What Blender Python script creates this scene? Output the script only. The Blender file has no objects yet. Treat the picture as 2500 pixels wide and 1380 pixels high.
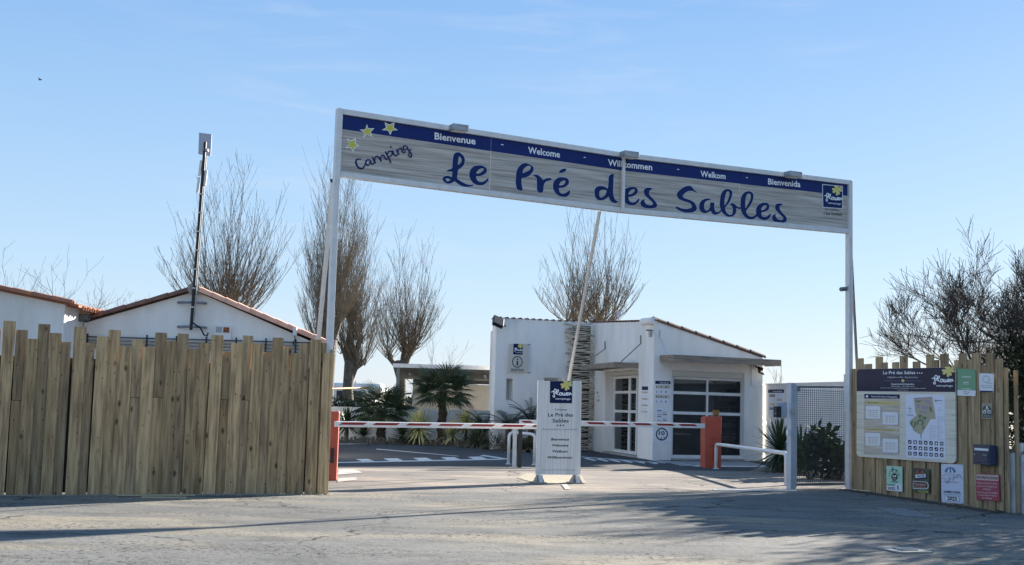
import bpy, math, random
from mathutils import Vector, Matrix, noise
from mathutils.geometry import tessellate_polygon
random.seed(7)
R = math.radians
SC = bpy.context.scene
COL = SC.collection

# ------------------------------------------------------------------ camera
CAM_H = 1.2
FPX = 3000.0
PITCH, ROLL = math.atan(300/3000.0), 0.0275
f_ = Vector((0, math.cos(PITCH), math.sin(PITCH)))
r0 = Vector((1, 0, 0)); u0 = Vector((0, -math.sin(PITCH), math.cos(PITCH)))
r_ = r0*math.cos(ROLL) + u0*math.sin(ROLL)
u_ = u0*math.cos(ROLL) - r0*math.sin(ROLL)
CAMP = Vector((0, 0, CAM_H))
cd = bpy.data.cameras.new('camera'); cam = bpy.data.objects.new('camera', cd); COL.objects.link(cam)
m = Matrix((r_, u_, -f_)).transposed().to_4x4(); m.translation = CAMP
cam.matrix_world = m
cd.sensor_width = 36; cd.lens = 36*FPX/2500; cd.clip_end = 5000
SC.camera = cam

# ------------------------------------------------------------------ sky and sun
EXPO = 1.85
def srgb(r, g, b):
    def f(c):
        c /= 255.0
        return c/12.92 if c <= .04045 else ((c+.055)/1.055)**2.4
    return (f(r), f(g), f(b), 1)
SUN_EL, SUN_AZ = 19.5, 46.0       # azimuth from +X towards +Y
world = bpy.data.worlds.new('World'); SC.world = world; world.use_nodes = True
nt = world.node_tree; nt.nodes.clear()
def wn(t): return nt.nodes.new(t)
sky = wn('ShaderNodeTexSky'); sky.sky_type = 'NISHITA'; sky.sun_disc = False
sky.sun_elevation = R(SUN_EL); sky.sun_rotation = R(90 - SUN_AZ)
sky.altitude = 0; sky.air_density = 1.0; sky.dust_density = 0.4; sky.ozone_density = 3.0
tc = wn('ShaderNodeTexCoord')
mp = wn('ShaderNodeMapping'); mp.inputs['Scale'].default_value = (3.0, 3.0, 22.0); mp.inputs['Rotation'].default_value = (0, R(8), 0)
mp.inputs['Location'].default_value = (0.4, 0.0, 0.3)
n1 = wn('ShaderNodeTexNoise'); n1.inputs['Scale'].default_value = 2.6; n1.inputs['Detail'].default_value = 8; n1.inputs['Roughness'].default_value = .62; n1.inputs['Distortion'].default_value = .6
n2 = wn('ShaderNodeTexNoise'); n2.inputs['Scale'].default_value = 2.1; n2.inputs['Detail'].default_value = 2
mp2 = wn('ShaderNodeMapping'); mp2.inputs['Location'].default_value = (1.7, 0.35, 0.9)
c1 = wn('ShaderNodeMapRange'); c1.inputs['From Min'].default_value = .50; c1.inputs['From Max'].default_value = .78
c2 = wn('ShaderNodeMapRange'); c2.inputs['From Min'].default_value = .44; c2.inputs['From Max'].default_value = .66
mu = wn('ShaderNodeMath'); mu.operation = 'MULTIPLY'
mu2 = wn('ShaderNodeMath'); mu2.operation = 'MULTIPLY'; mu2.inputs[1].default_value = .55
mx = wn('ShaderNodeMixRGB'); mx.inputs['Color2'].default_value = tuple(c*1/(2**EXPO*.085) for c in (.78, .84, .98))+(1,)
hs = wn('ShaderNodeHueSaturation'); hs.inputs['Saturation'].default_value = 1.0; hs.inputs['Value'].default_value = .62
tint = wn('ShaderNodeMixRGB'); tint.blend_type = 'MULTIPLY'; tint.inputs['Fac'].default_value = 1; tint.inputs['Color2'].default_value = (1.03, 1, 1.0, 1)
bg = wn('ShaderNodeBackground'); bg.inputs['Strength'].default_value = .085
out = wn('ShaderNodeOutputWorld')
L = nt.links.new
L(tc.outputs['Generated'], mp.inputs['Vector']); L(mp.outputs[0], n1.inputs['Vector'])
L(tc.outputs['Generated'], mp2.inputs['Vector']); L(mp2.outputs[0], n2.inputs['Vector'])
L(n1.outputs['Fac'], c1.inputs['Value']); L(n2.outputs['Fac'], c2.inputs['Value'])
L(c1.outputs[0], mu.inputs[0]); L(c2.outputs[0], mu.inputs[1]); L(mu.outputs[0], mu2.inputs[0])
L(sky.outputs[0], hs.inputs['Color'])
# pale winter haze gradient by elevation, mixed over the physical sky
sx = wn('ShaderNodeSeparateXYZ'); L(tc.outputs['Generated'], sx.inputs[0])
rmp = wn('ShaderNodeValToRGB'); L(sx.outputs['Z'], rmp.inputs['Fac'])
el = rmp.color_ramp.elements
SKYK = 1/(2**EXPO*.085)
stops = [(0.0, (222, 236, 247)), (.03, (214, 234, 250)), (.10, (194, 226, 253)), (.20, (170, 211, 250)), (.33, (138, 188, 243)), (.6, (132, 182, 238)), (1.0, (126, 176, 234))]
while len(el) < len(stops): el.new(.5)
for e_, (p_, c_) in zip(el, stops):
    e_.position = p_; e_.color = srgb(*c_)
vm = wn('ShaderNodeVectorMath'); vm.operation = 'SCALE'; vm.inputs['Scale'].default_value = SKYK; L(rmp.outputs['Color'], vm.inputs[0])
mxa = wn('ShaderNodeMixRGB'); mxa.inputs['Fac'].default_value = .84; L(hs.outputs[0], mxa.inputs['Color1']); L(vm.outputs[0], mxa.inputs['Color2'])
L(mxa.outputs[0], tint.inputs['Color1'])
L(tint.outputs[0], mx.inputs['Color1']); L(mu2.outputs[0], mx.inputs['Fac'])
L(mx.outputs[0], bg.inputs['Color']); L(bg.outputs[0], out.inputs['Surface'])
sd = bpy.data.lights.new('sun', 'SUN'); sd.energy = 5.0; sd.angle = R(.53); sd.color = (1, .93, .82)
sun = bpy.data.objects.new('sun', sd); COL.objects.link(sun)
S = Vector((math.cos(R(SUN_EL))*math.cos(R(SUN_AZ)), math.cos(R(SUN_EL))*math.sin(R(SUN_AZ)), math.sin(R(SUN_EL))))
sun.rotation_euler = S.to_track_quat('Z', 'Y').to_euler()
sun.location = (20, 20, 30)
vs = SC.view_settings
vs.view_transform = 'Standard'; vs.look = 'None'; vs.gamma = 1; vs.use_curve_mapping = False
vs.exposure = EXPO

# ------------------------------------------------------------------ points from photograph measurements
def ray(px, py):
    return ((px-1250)*r_ - (py-690)*u_ + FPX*f_).normalized()
def G(px, py, z=0.0):
    d = ray(px, py); t = (z-CAM_H)/d.z
    return CAMP + d*t
def atY(px, py, Y):
    d = ray(px, py); return CAMP + d*(Y/d.y)
def v2(p): return Vector((p[0], p[1]))

class Plane:
    """vertical plane through ground points a, b; u runs a->b, off pushes it towards the camera side"""
    def __init__(s, a, b, off=0.0):
        s.a = v2(a); s.b = v2(b); s.d = (s.b-s.a).normalized()
        s.n = Vector((s.d.y, -s.d.x))
        if s.n.dot(-s.a) < 0: s.n = -s.n
        s.a = s.a + s.n*off
        s.ang = math.atan2(s.d.y, s.d.x)
    def shifted(s, off):
        return Plane(s.a+s.n*off, s.a+s.d+s.n*off)
    def uz(s, px, py):
        d = ray(px, py); den = d.x*s.n.x + d.y*s.n.y
        t = (s.a.x*s.n.x + s.a.y*s.n.y)/den
        p = CAMP + d*t
        return ((p.x-s.a.x)*s.d.x + (p.y-s.a.y)*s.d.y, p.z)
    def pt(s, u, z, o=0.0):
        return Vector((s.a.x+s.d.x*u+s.n.x*o, s.a.y+s.d.y*u+s.n.y*o, z))
    def P(s, px, py, o=0.0):
        q = s.shifted(o) if abs(o) > 1e-6 else s
        u, z = q.uz(px, py); return q.pt(u, z, 0)

# ------------------------------------------------------------------ materials
MATS = {}
def srgb(r, g, b):
    def f(c):
        c /= 255.0
        return c/12.92 if c <= .04045 else ((c+.055)/1.055)**2.4
    return (f(r), f(g), f(b), 1)
def mat(name, col, rough=.6, metal=0, var=.0, scale=6, bump=0, bscale=30, stretch=(1, 1, 1), rot=0, spec=.5, col2=None, detail=5, rnd=0, c2range=(.4, .65), knots=False):
    if name in MATS: return MATS[name]
    m = bpy.data.materials.new(name); m.use_nodes = True
    t = m.node_tree; b = t.nodes['Principled BSDF']
    b.inputs['Roughness'].default_value = rough; b.inputs['Metallic'].default_value = metal
    b.inputs['Specular IOR Level'].default_value = spec
    col = tuple(col)[:3]+(1,)
    l = t.links.new
    tcn = t.nodes.new('ShaderNodeTexCoord'); mpn = t.nodes.new('ShaderNodeMapping')
    rv = t.nodes.new('ShaderNodeVectorRotate'); rv.rotation_type = 'Z_AXIS'; rv.inputs['Angle'].default_value = -rot
    l(tcn.outputs['Object'], rv.inputs['Vector']); l(rv.outputs[0], mpn.inputs['Vector'])
    mpn.inputs['Scale'].default_value = stretch
    oi = t.nodes.new('ShaderNodeObjectInfo')
    ad = t.nodes.new('ShaderNodeVectorMath'); ad.operation = 'ADD'
    ml = t.nodes.new('ShaderNodeVectorMath'); ml.operation = 'SCALE'; ml.inputs['Scale'].default_value = 37 if rnd else 0
    cx = t.nodes.new('ShaderNodeCombineXYZ')
    for k in range(3): l(oi.outputs['Random'], cx.inputs[k])
    l(cx.outputs[0], ml.inputs[0]); l(mpn.outputs[0], ad.inputs[0]); l(ml.outputs[0], ad.inputs[1])
    vec = ad.outputs[0]
    cur = None
    if var or col2:
        n = t.nodes.new('ShaderNodeTexNoise'); n.inputs['Scale'].default_value = scale; n.inputs['Detail'].default_value = detail; n.inputs['Roughness'].default_value = .6
        l(vec, n.inputs['Vector'])
        mr = t.nodes.new('ShaderNodeMapRange'); mr.inputs['From Min'].default_value = c2range[0]; mr.inputs['From Max'].default_value = c2range[1]
        l(n.outputs['Fac'], mr.inputs['Value'])
        mxn = t.nodes.new('ShaderNodeMixRGB'); mxn.inputs['Color1'].default_value = col
        mxn.inputs['Color2'].default_value = (tuple(col2)[:3]+(1,)) if col2 else tuple(max(0, c*(1-var)) for c in col[:3])+(1,)
        l(mr.outputs[0], mxn.inputs['Fac']); cur = mxn.outputs[0]
    if rnd:
        mr2 = t.nodes.new('ShaderNodeMapRange'); mr2.inputs['To Min'].default_value = 1-rnd; mr2.inputs['To Max'].default_value = 1+rnd*.6
        l(oi.outputs['Random'], mr2.inputs['Value'])
        vm = t.nodes.new('ShaderNodeVectorMath'); vm.operation = 'SCALE'
        if cur: l(cur, vm.inputs[0])
        else: vm.inputs[0].default_value = col[:3]
        l(mr2.outputs[0], vm.inputs['Scale']); cur = vm.outputs[0]
    if knots:
        vo = t.nodes.new('ShaderNodeTexVoronoi'); vo.inputs['Scale'].default_value = 1.0
        mk = t.nodes.new('ShaderNodeMapping'); mk.inputs['Scale'].default_value = (6.5, 6.5, 3.3)
        l(tcn.outputs['Object'], mk.inputs['Vector']); a2 = t.nodes.new('ShaderNodeVectorMath'); a2.operation = 'ADD'
        l(mk.outputs[0], a2.inputs[0]); l(ml.outputs[0], a2.inputs[1]); l(a2.outputs[0], vo.inputs['Vector'])
        mr3 = t.nodes.new('ShaderNodeMapRange'); mr3.inputs['From Min'].default_value = .07; mr3.inputs['From Max'].default_value = .17
        mr3.inputs['To Min'].default_value = .28
        l(vo.outputs['Distance'], mr3.inputs['Value'])
        vm2 = t.nodes.new('ShaderNodeVectorMath'); vm2.operation = 'SCALE'; l(cur, vm2.inputs[0]); l(mr3.outputs[0], vm2.inputs['Scale']); cur = vm2.outputs[0]
        vo2 = t.nodes.new('ShaderNodeTexVoronoi'); vo2.inputs['Scale'].default_value = 1.0; mk2 = t.nodes.new('ShaderNodeMapping'); mk2.inputs['Scale'].default_value = (19, 19, 7)
        l(a2.outputs[0], mk2.inputs['Vector']); mk2.inputs['Scale'].default_value = (2.6, 2.6, 2.1); l(mk2.outputs[0], vo2.inputs['Vector'])
        mr4 = t.nodes.new('ShaderNodeMapRange'); mr4.inputs['From Min'].default_value = .07; mr4.inputs['From Max'].default_value = .13; mr4.inputs['To Min'].default_value = .22
        l(vo2.outputs['Distance'], mr4.inputs['Value']); vm3 = t.nodes.new('ShaderNodeVectorMath'); vm3.operation = 'SCALE'; l(cur, vm3.inputs[0]); l(mr4.outputs[0], vm3.inputs['Scale']); cur = vm3.outputs[0]
    if cur: l(cur, b.inputs['Base Color'])
    else: b.inputs['Base Color'].default_value = col
    if bump:
        n = t.nodes.new('ShaderNodeTexNoise'); n.inputs['Scale'].default_value = bscale; n.inputs['Detail'].default_value = 6
        l(vec, n.inputs['Vector'])
        bp = t.nodes.new('ShaderNodeBump'); bp.inputs['Strength'].default_value = 1; bp.inputs['Distance'].default_value = bump
        l(n.outputs['Fac'], bp.inputs['Height']); l(bp.outputs[0], b.inputs['Normal'])
    MATS[name] = m
    return m

def glass_mat(name, tintc=(.5, .55, .6), gl=.25):
    m = bpy.data.materials.new(name); m.use_nodes = True; t = m.node_tree; t.nodes.clear()
    o = t.nodes.new('ShaderNodeOutputMaterial'); mxs = t.nodes.new('ShaderNodeMixShader')
    g = t.nodes.new('ShaderNodeBsdfGlossy'); g.inputs['Roughness'].default_value = .02; g.inputs['Color'].default_value = (.85, .9, .95, 1)
    tr = t.nodes.new('ShaderNodeBsdfTransparent'); tr.inputs['Color'].default_value = tintc+(1,)
    fr = t.nodes.new('ShaderNodeFresnel'); fr.inputs['IOR'].default_value = 1.5
    t.links.new(fr.outputs[0], mxs.inputs['Fac']); t.links.new(tr.outputs[0], mxs.inputs[1]); t.links.new(g.outputs[0], mxs.inputs[2])
    t.links.new(mxs.outputs[0], o.inputs['Surface'])
    return m

WOOD = mat('treated_pine', (.62, .425, .225), .85, col2=(.30, .195, .105), scale=2.4, stretch=(11, 11, .8), bump=.003, bscale=5, rnd=.34, knots=True, spec=.2)
WOODR = mat('treated_pine_dark', (.50, .36, .205), .85, col2=(.25, .17, .10), scale=2.4, stretch=(11, 11, .8), bump=.003, bscale=5, rnd=.28, knots=True, spec=.2)
ALU = mat('aluminium_white', (.74, .73, .71), .35, var=.12, scale=8, spec=.5)
ALUD = mat('galvanised_steel', (.36, .37, .38), .4, .6, var=.25, scale=12)
WHITE = mat('white_paint', (.82, .81, .79), .45, var=.12, scale=4)
WALL = mat('white_render', (.87, .85, .81), .9, col2=(.69, .655, .60), scale=1.3, stretch=(1.6, 1.6, .5), c2range=(.45, .85), bump=.004, bscale=26, detail=8, spec=.2)
WALLB = mat('white_render_stained', (.80, .78, .73), .9, col2=(.62, .59, .54), scale=1.2, bump=.004, bscale=26, detail=9, spec=.2, c2range=(.5, .8))
BLUE = mat('banner_blue', (.010, .028, .15), .6, spec=.2, var=.12, scale=3)
BLUEL = mat('letter_blue', (.006, .024, .12), .6, spec=.2)
NAVY = mat('navy_print', (.010, .016, .07), .55, spec=.2)
NAVYD = mat('dark_navy_vinyl', (.016, .018, .06), .5, var=.3, scale=2, spec=.2)
HALO = mat('letter_halo', (.55, .60, .68), .6, spec=.2)
LWHITE = mat('letter_white', (.88, .90, .92), .6, spec=.2)
PRW = mat('white_print', (.84, .84, .86), .6, spec=.2)
BLACK = mat('black_print', (.015, .015, .02), .5)
GREYT = mat('grey_print', (.22, .23, .25), .5)
YEL = mat('yellow_print', (.60, .55, .06), .5)
YELP = mat('pale_yellow_print', (.72, .64, .20), .5)
TERRA = mat('terracotta', (.42, .17, .095), .85, col2=(.30, .13, .08), scale=5, rnd=.2, bump=.003)
TERRAD = mat('dark_terracotta', (.16, .085, .06), .9, col2=(.09, .055, .045), scale=6, rnd=.25, bump=.003)
ORANGE = mat('orange_barrier_paint', (.50, .09, .05), .45, var=.18, scale=5)
RED = mat('red_stripe', (.30, .02, .018), .4)
ASH = mat('dark_metal', (.03, .03, .033), .45, .3)
GREYM = mat('grey_metal', (.18, .19, .20), .5, .3, var=.2)
AWN = mat('weathered_awning_timber', (.30, .25, .195), .85, var=.4, scale=3, stretch=(1, 1, 8), bump=.003)
TWIG = mat('driftwood_twig', (.66, .58, .46), .85, var=.6, scale=5, rnd=.3, bump=.003)
BARK = mat('plane_bark', (.13, .11, .085), .9, var=.5, scale=9, bump=.015, bscale=14)
SHOOT = mat('bare_shoot', (.15, .115, .08), .8, var=.35, scale=3)
SHOOTG = mat('pale_bare_shoot', (.25, .20, .14), .8, var=.35, scale=3)
DARKTW = mat('dark_twig', (.065, .052, .042), .85, var=.35, scale=3)
PALMG = mat('palm_green', (.055, .085, .022), .45, var=.45, scale=3, rnd=.3)
PALMT = mat('palm_trunk_fibre', (.11, .085, .06), .95, var=.5, scale=14, bump=.02, bscale=12)
YUCG = mat('yucca_green', (.045, .075, .028), .4, var=.4, scale=2)
YUCV = mat('variegated_leaf', (.80, .70, .30), .5, col2=(.16, .21, .06), scale=3)
GRASSM = mat('strap_leaf', (.10, .115, .05), .55, var=.45, scale=4)
DEAD = mat('dry_leaf', (.34, .27, .15), .8, var=.3)
LEAFD = mat('dark_evergreen_leaf', (.035, .052, .022), .7, spec=.2, var=.5, scale=2.5)
SHRUB = mat('shrub_leaf', (.045, .07, .025), .8, spec=.1, var=.45, scale=3)
CONC = mat('concrete', (.42, .40, .36), .9, var=.3, scale=3, bump=.004)
STONE = mat('edging_stone', (.19, .16, .12), .95, var=.5, scale=14, bump=.012, bscale=18)
KERB = mat('sand_kerb', (.33, .28, .20), .95, var=.3, scale=10, bump=.006)
SOIL = mat('soil', (.085, .065, .045), 1, var=.5, scale=8, bump=.02, bscale=12)
PAINT = mat('road_paint', (.60, .60, .58), .8, col2=(.32, .32, .31), scale=12, c2range=(.48, .75))
GLASS = glass_mat('window_glass', (.42, .45, .47))
INTER = mat('painted_dim_interior', (.05, .053, .056), .9)  # dimness of the room put into the colour
SHEDR = mat('fibre_cement', (.13, .135, .14), .8, var=.25)
SHEDW = mat('beige_shed_wall', (.48, .45, .40), .9, var=.15, scale=1.2)
AMBER = mat('amber_beacon', (.24, .13, .04), .25)
ANT = mat('antenna_panel', (.40, .42, .50), .4)
CABLE = mat('black_cable', (.012, .012, .013), .5)
GUT = mat('slate_gutter', (.10, .12, .12), .5)

# ------------------------------------------------------------------ mesh helpers
PW = {}
def tag(o, label=None, cat=None, group=None, kind=None):
    if label: o['label'] = label
    if cat: o['category'] = cat
    if group: o['group'] = group
    if kind: o['kind'] = kind
    return o
def thing(name, label, cat, loc, group=None):
    o = bpy.data.objects.new(name, None); COL.objects.link(o); o.empty_display_size = .2
    loc = Vector((loc[0], loc[1], loc[2] if len(loc) > 2 else 0)); o.location = loc; PW[o.name] = loc
    return tag(o, label, cat, group)
class MB:
    def __init__(s): s.v = []; s.f = []; s.m = []; s.cm = 0
    def add(s, vs, fs):
        k = len(s.v); s.v += [Vector(p) for p in vs]
        for f in fs: s.f.append(tuple(i+k for i in f)); s.m.append(s.cm)
        return s
    def hexa(s, p):
        return s.add(p, [(0, 3, 2, 1), (4, 5, 6, 7), (0, 1, 5, 4), (1, 2, 6, 5), (2, 3, 7, 6), (3, 0, 4, 7)])
    def box(s, c, d, rz=0):
        c = Vector(c); x, y, z = d[0]/2, d[1]/2, d[2]/2; M = Matrix.Rotation(rz, 3, 'Z')
        return s.hexa([c+M@Vector(q) for q in ((-x, -y, -z), (x, -y, -z), (x, y, -z), (-x, y, -z), (-x, -y, z), (x, -y, z), (x, y, z), (-x, y, z))])
    def pbox(s, pl, ua, ub, za, zb, o0, o1, zb2=None, ma=0, mb_=0):
        """box on a Plane; zb2 = top height at ub"""
        if zb2 is None: zb2 = zb
        return s.hexa([pl.pt(ua, za, o1), pl.pt(ub, za, o1), pl.pt(ub-mb_, za, o0), pl.pt(ua+ma, za, o0),
                       pl.pt(ua, zb, o1), pl.pt(ub, zb2, o1), pl.pt(ub-mb_, zb2, o0), pl.pt(ua+ma, zb, o0)])
    def tube(s, pts, rad, n=8, cap=True):
        pts = [Vector(p) for p in pts]
        if not isinstance(rad, (list, tuple)): rad = [rad]*len(pts)
        k = len(s.v); up = None
        for i, p in enumerate(pts):
            a = pts[max(0, i-1)]; b = pts[min(len(pts)-1, i+1)]; d = (b-a)
            if d.length < 1e-9: d = Vector((0, 0, 1))
            d.normalize()
            if up is None: up = Vector((1, 0, 0)) if abs(d.x) < .8 else Vector((0, 1, 0))
            x = (up - d*up.dot(d)).normalized(); y = d.cross(x); up = x
            for j in range(n):
                t = 2*math.pi*j/n; s.v.append(p + (x*math.cos(t)+y*math.sin(t))*rad[i])
        for i in range(len(pts)-1):
            for j in range(n):
                s.f.append((k+i*n+j, k+i*n+(j+1) % n, k+(i+1)*n+(j+1) % n, k+(i+1)*n+j)); s.m.append(s.cm)
        if cap and n > 3:
            s.f.append(tuple(k+j for j in range(n-1, -1, -1))); s.m.append(s.cm)
            e = k+(len(pts)-1)*n; s.f.append(tuple(e+j for j in range(n))); s.m.append(s.cm)
        return s
    def prism(s, outer, zf0, zf1):
        """outer: list of xy; bottom z / top z callables or numbers"""
        a = zf0 if callable(zf0) else (lambda p: zf0); b = zf1 if callable(zf1) else (lambda p: zf1)
        n = len(outer); lo = [Vector((p[0], p[1], a(p))) for p in outer]; hi = [Vector((p[0], p[1], b(p))) for p in outer]
        tris = tessellate_polygon([[Vector((p[0], p[1], 0)) for p in outer]])
        k = len(s.v); s.v += lo+hi
        for t in tris:
            s.f.append((k+t[0]+n, k+t[1]+n, k+t[2]+n)); s.m.append(s.cm)
            s.f.append((k+t[2], k+t[1], k+t[0])); s.m.append(s.cm)
        for i in range(n):
            j = (i+1) % n; s.f.append((k+i, k+j, k+j+n, k+i+n)); s.m.append(s.cm)
        return s
    def build(s, name, mats, parent=None, smooth=False, origin=None):
        if not isinstance(mats, (list, tuple)): mats = [mats]
        me = bpy.data.meshes.new(name)
        xs = [p.x for p in s.v]; ys = [p.y for p in s.v]; zs = [p.z for p in s.v]
        o_ = Vector(origin) if origin is not None else Vector(((min(xs)+max(xs))/2, (min(ys)+max(ys))/2, (min(zs)+max(zs))/2))
        me.from_pydata([p-o_ for p in s.v], [], s.f)
        for x in mats: me.materials.append(x)
        if len(mats) > 1: me.polygons.foreach_set('material_index', s.m)
        if smooth: me.polygons.foreach_set('use_smooth', [True]*len(me.polygons))
        o = bpy.data.objects.new(name, me); COL.objects.link(o)
        base = Vector((0, 0, 0))
        if parent is not None: o.parent = parent; base = PW[parent.name]
        o.location = o_ - base; PW[o.name] = o_
        return o
def bevel(o, w=.006, seg=2):
    b = o.modifiers.new('bevel', 'BEVEL'); b.width = w; b.segments = seg; b.limit_method = 'ANGLE'; return o
def copyobj(src, world_loc, parent, rz=0, rot=None, scale=None):
    o = src.copy(); COL.objects.link(o)
    o.parent = parent; base = PW[parent.name] if parent else Vector((0, 0, 0))
    o.location = Vector(world_loc)-base; PW[o.name] = Vector(world_loc)
    if rot: o.rotation_euler = rot
    elif rz: o.rotation_euler = (0, 0, rz)
    if scale: o.scale = scale
    return o

def smooth(pts, n=3, closed=True):
    out = []; N = len(pts); rng = range(N) if closed else range(N-1)
    for i in rng:
        if closed: a, b, c, d = (pts[(i+k) % N] for k in (-1, 0, 1, 2))
        else: a, b, c, d = pts[max(0, i-1)], pts[i], pts[i+1], pts[min(N-1, i+2)]
        for j in range(n):
            t = j/n
            out.append(tuple(.5*((2*b[k])+(-a[k]+c[k])*t+(2*a[k]-5*b[k]+4*c[k]-d[k])*t*t+(-a[k]+3*b[k]-3*c[k]+d[k])*t**3) for k in range(len(b))))
    if not closed: out.append(tuple(pts[-1]))
    return out

TXT = {}
def glyphs(s, bold=0.0):
    key = (s, bold)
    if key in TXT: return TXT[key]
    cu = bpy.data.curves.new('t', 'FONT'); cu.body = s; cu.size = 1; cu.offset = bold; cu.resolution_u = 2; cu.fill_mode = 'FRONT'
    ob = bpy.data.objects.new('t', cu); COL.objects.link(ob)
    dg = bpy.context.evaluated_depsgraph_get(); me = bpy.data.meshes.new_from_object(ob.evaluated_get(dg))
    v = [(p.co.x, p.co.y) for p in me.vertices]; f = [tuple(p.vertices) for p in me.polygons]
    bpy.data.objects.remove(ob); bpy.data.curves.remove(cu); bpy.data.meshes.remove(me)
    if v:
        x0 = min(p[0] for p in v); x1 = max(p[0] for p in v); v = [(p[0]-x0, p[1]) for p in v]; w = x1-x0
    else: w = 1
    TXT[key] = (v, f, w); return TXT[key]

class Print:
    """flat printed shapes laid on a plane, every layer a millimetre above the one below"""
    def __init__(s, pl): s.pl = pl; s.mb = MB(); s.mats = []; s.lay = 1
    def _m(s, m):
        if m not in s.mats: s.mats.append(m)
        s.mb.cm = s.mats.index(m)
    def uzpoly(s, contours, m, layer):
        s._m(m); cs = [[Vector((u, z, 0)) for u, z in c] for c in contours]
        tr = tessellate_polygon(cs); flat = [p for c in cs for p in c]
        s.mb.add([s.pl.pt(p.x, p.y, layer*.0012) for p in flat], [t for t in tr])
    def poly(s, pts, m, layer=1, holes=()):
        s.uzpoly([[s.pl.uz(*p) for p in c] for c in [pts]+list(holes)], m, layer)
    def rect(s, x0, y0, x1, y1, m, layer=1, sk=0.0):
        s.poly([(x0, y0), (x1, y0+(x1-x0)*sk), (x1, y1+(x1-x0)*sk), (x0, y1)], m, layer)
    def disc(s, x, y, rx, ry, m, layer=1, hole=0, n=28):
        c = [(x+rx*math.cos(2*math.pi*i/n), y+ry*math.sin(2*math.pi*i/n)) for i in range(n)]
        h = [[(x+rx*hole*math.cos(2*math.pi*i/n), y+ry*hole*math.sin(2*math.pi*i/n)) for i in range(n)]] if hole else []
        s.poly(c, m, layer, h)
    def stroke(s, pts, m, layer=1, n=5, w=None):
        if w: pts = [(p[0], p[1], w) for p in pts]
        q = smooth(pts, n, False); s._m(m)
        a0, b0 = q[0], q[1]; L0 = math.hypot(b0[0]-a0[0], b0[1]-a0[1]) or 1
        def cap(a, b, k):
            dx, dy = a[0]-b[0], a[1]-b[1]; l = math.hypot(dx, dy) or 1
            return [(a[0]+dx/l*a[2]*.28, a[1]+dy/l*a[2]*.28, a[2]*.72), (a[0]+dx/l*a[2]*.45, a[1]+dy/l*a[2]*.45, a[2]*.25)][::k]
        q = cap(q[0], q[1], -1)+q+cap(q[-1], q[-2], 1)
        vs = []
        for i, p in enumerate(q):
            a = q[max(0, i-1)]; b = q[min(len(q)-1, i+1)]; dx, dy = b[0]-a[0], b[1]-a[1]; l = math.hypot(dx, dy) or 1
            nx, ny = -dy/l*p[2]/2, dx/l*p[2]/2; o = layer*.0012 + i*.00004
            for sx in (1, -1):
                u, z = s.pl.uz(p[0]+nx*sx, p[1]+ny*sx); vs.append(s.pl.pt(u, z, o))
        s.mb.add(vs, [(2*i, 2*i+1, 2*i+3, 2*i+2) for i in range(len(q)-1)])
    def text(s, body, x0, y0, x1, y1, hpx, m, layer=1, bold=0.0, slant=0.0):
        """baseline from (x0,y0) to (x1,y1); hpx = cap height in px"""
        v, f, w = glyphs(body, bold); s._m(m)
        vs = []
        for gx, gy in v:
            t = gx/w; h = gy/.72*hpx
            u, z = s.pl.uz(x0+(x1-x0)*t + slant*h, y0+(y1-y0)*t - h)
            vs.append(s.pl.pt(u, z, layer*.0012))
        s.mb.add(vs, f)
    def ctext(s, body, cx, y, width, hpx, m, layer=1, bold=0.0, sk=.0, slant=0.0):
        s.text(body, cx-width/2, y-sk*width/2, cx+width/2, y+sk*width/2, hpx, m, layer, bold, slant)
    def build(s, parent, name='print'):
        return s.mb.build(name, s.mats, parent)

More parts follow.
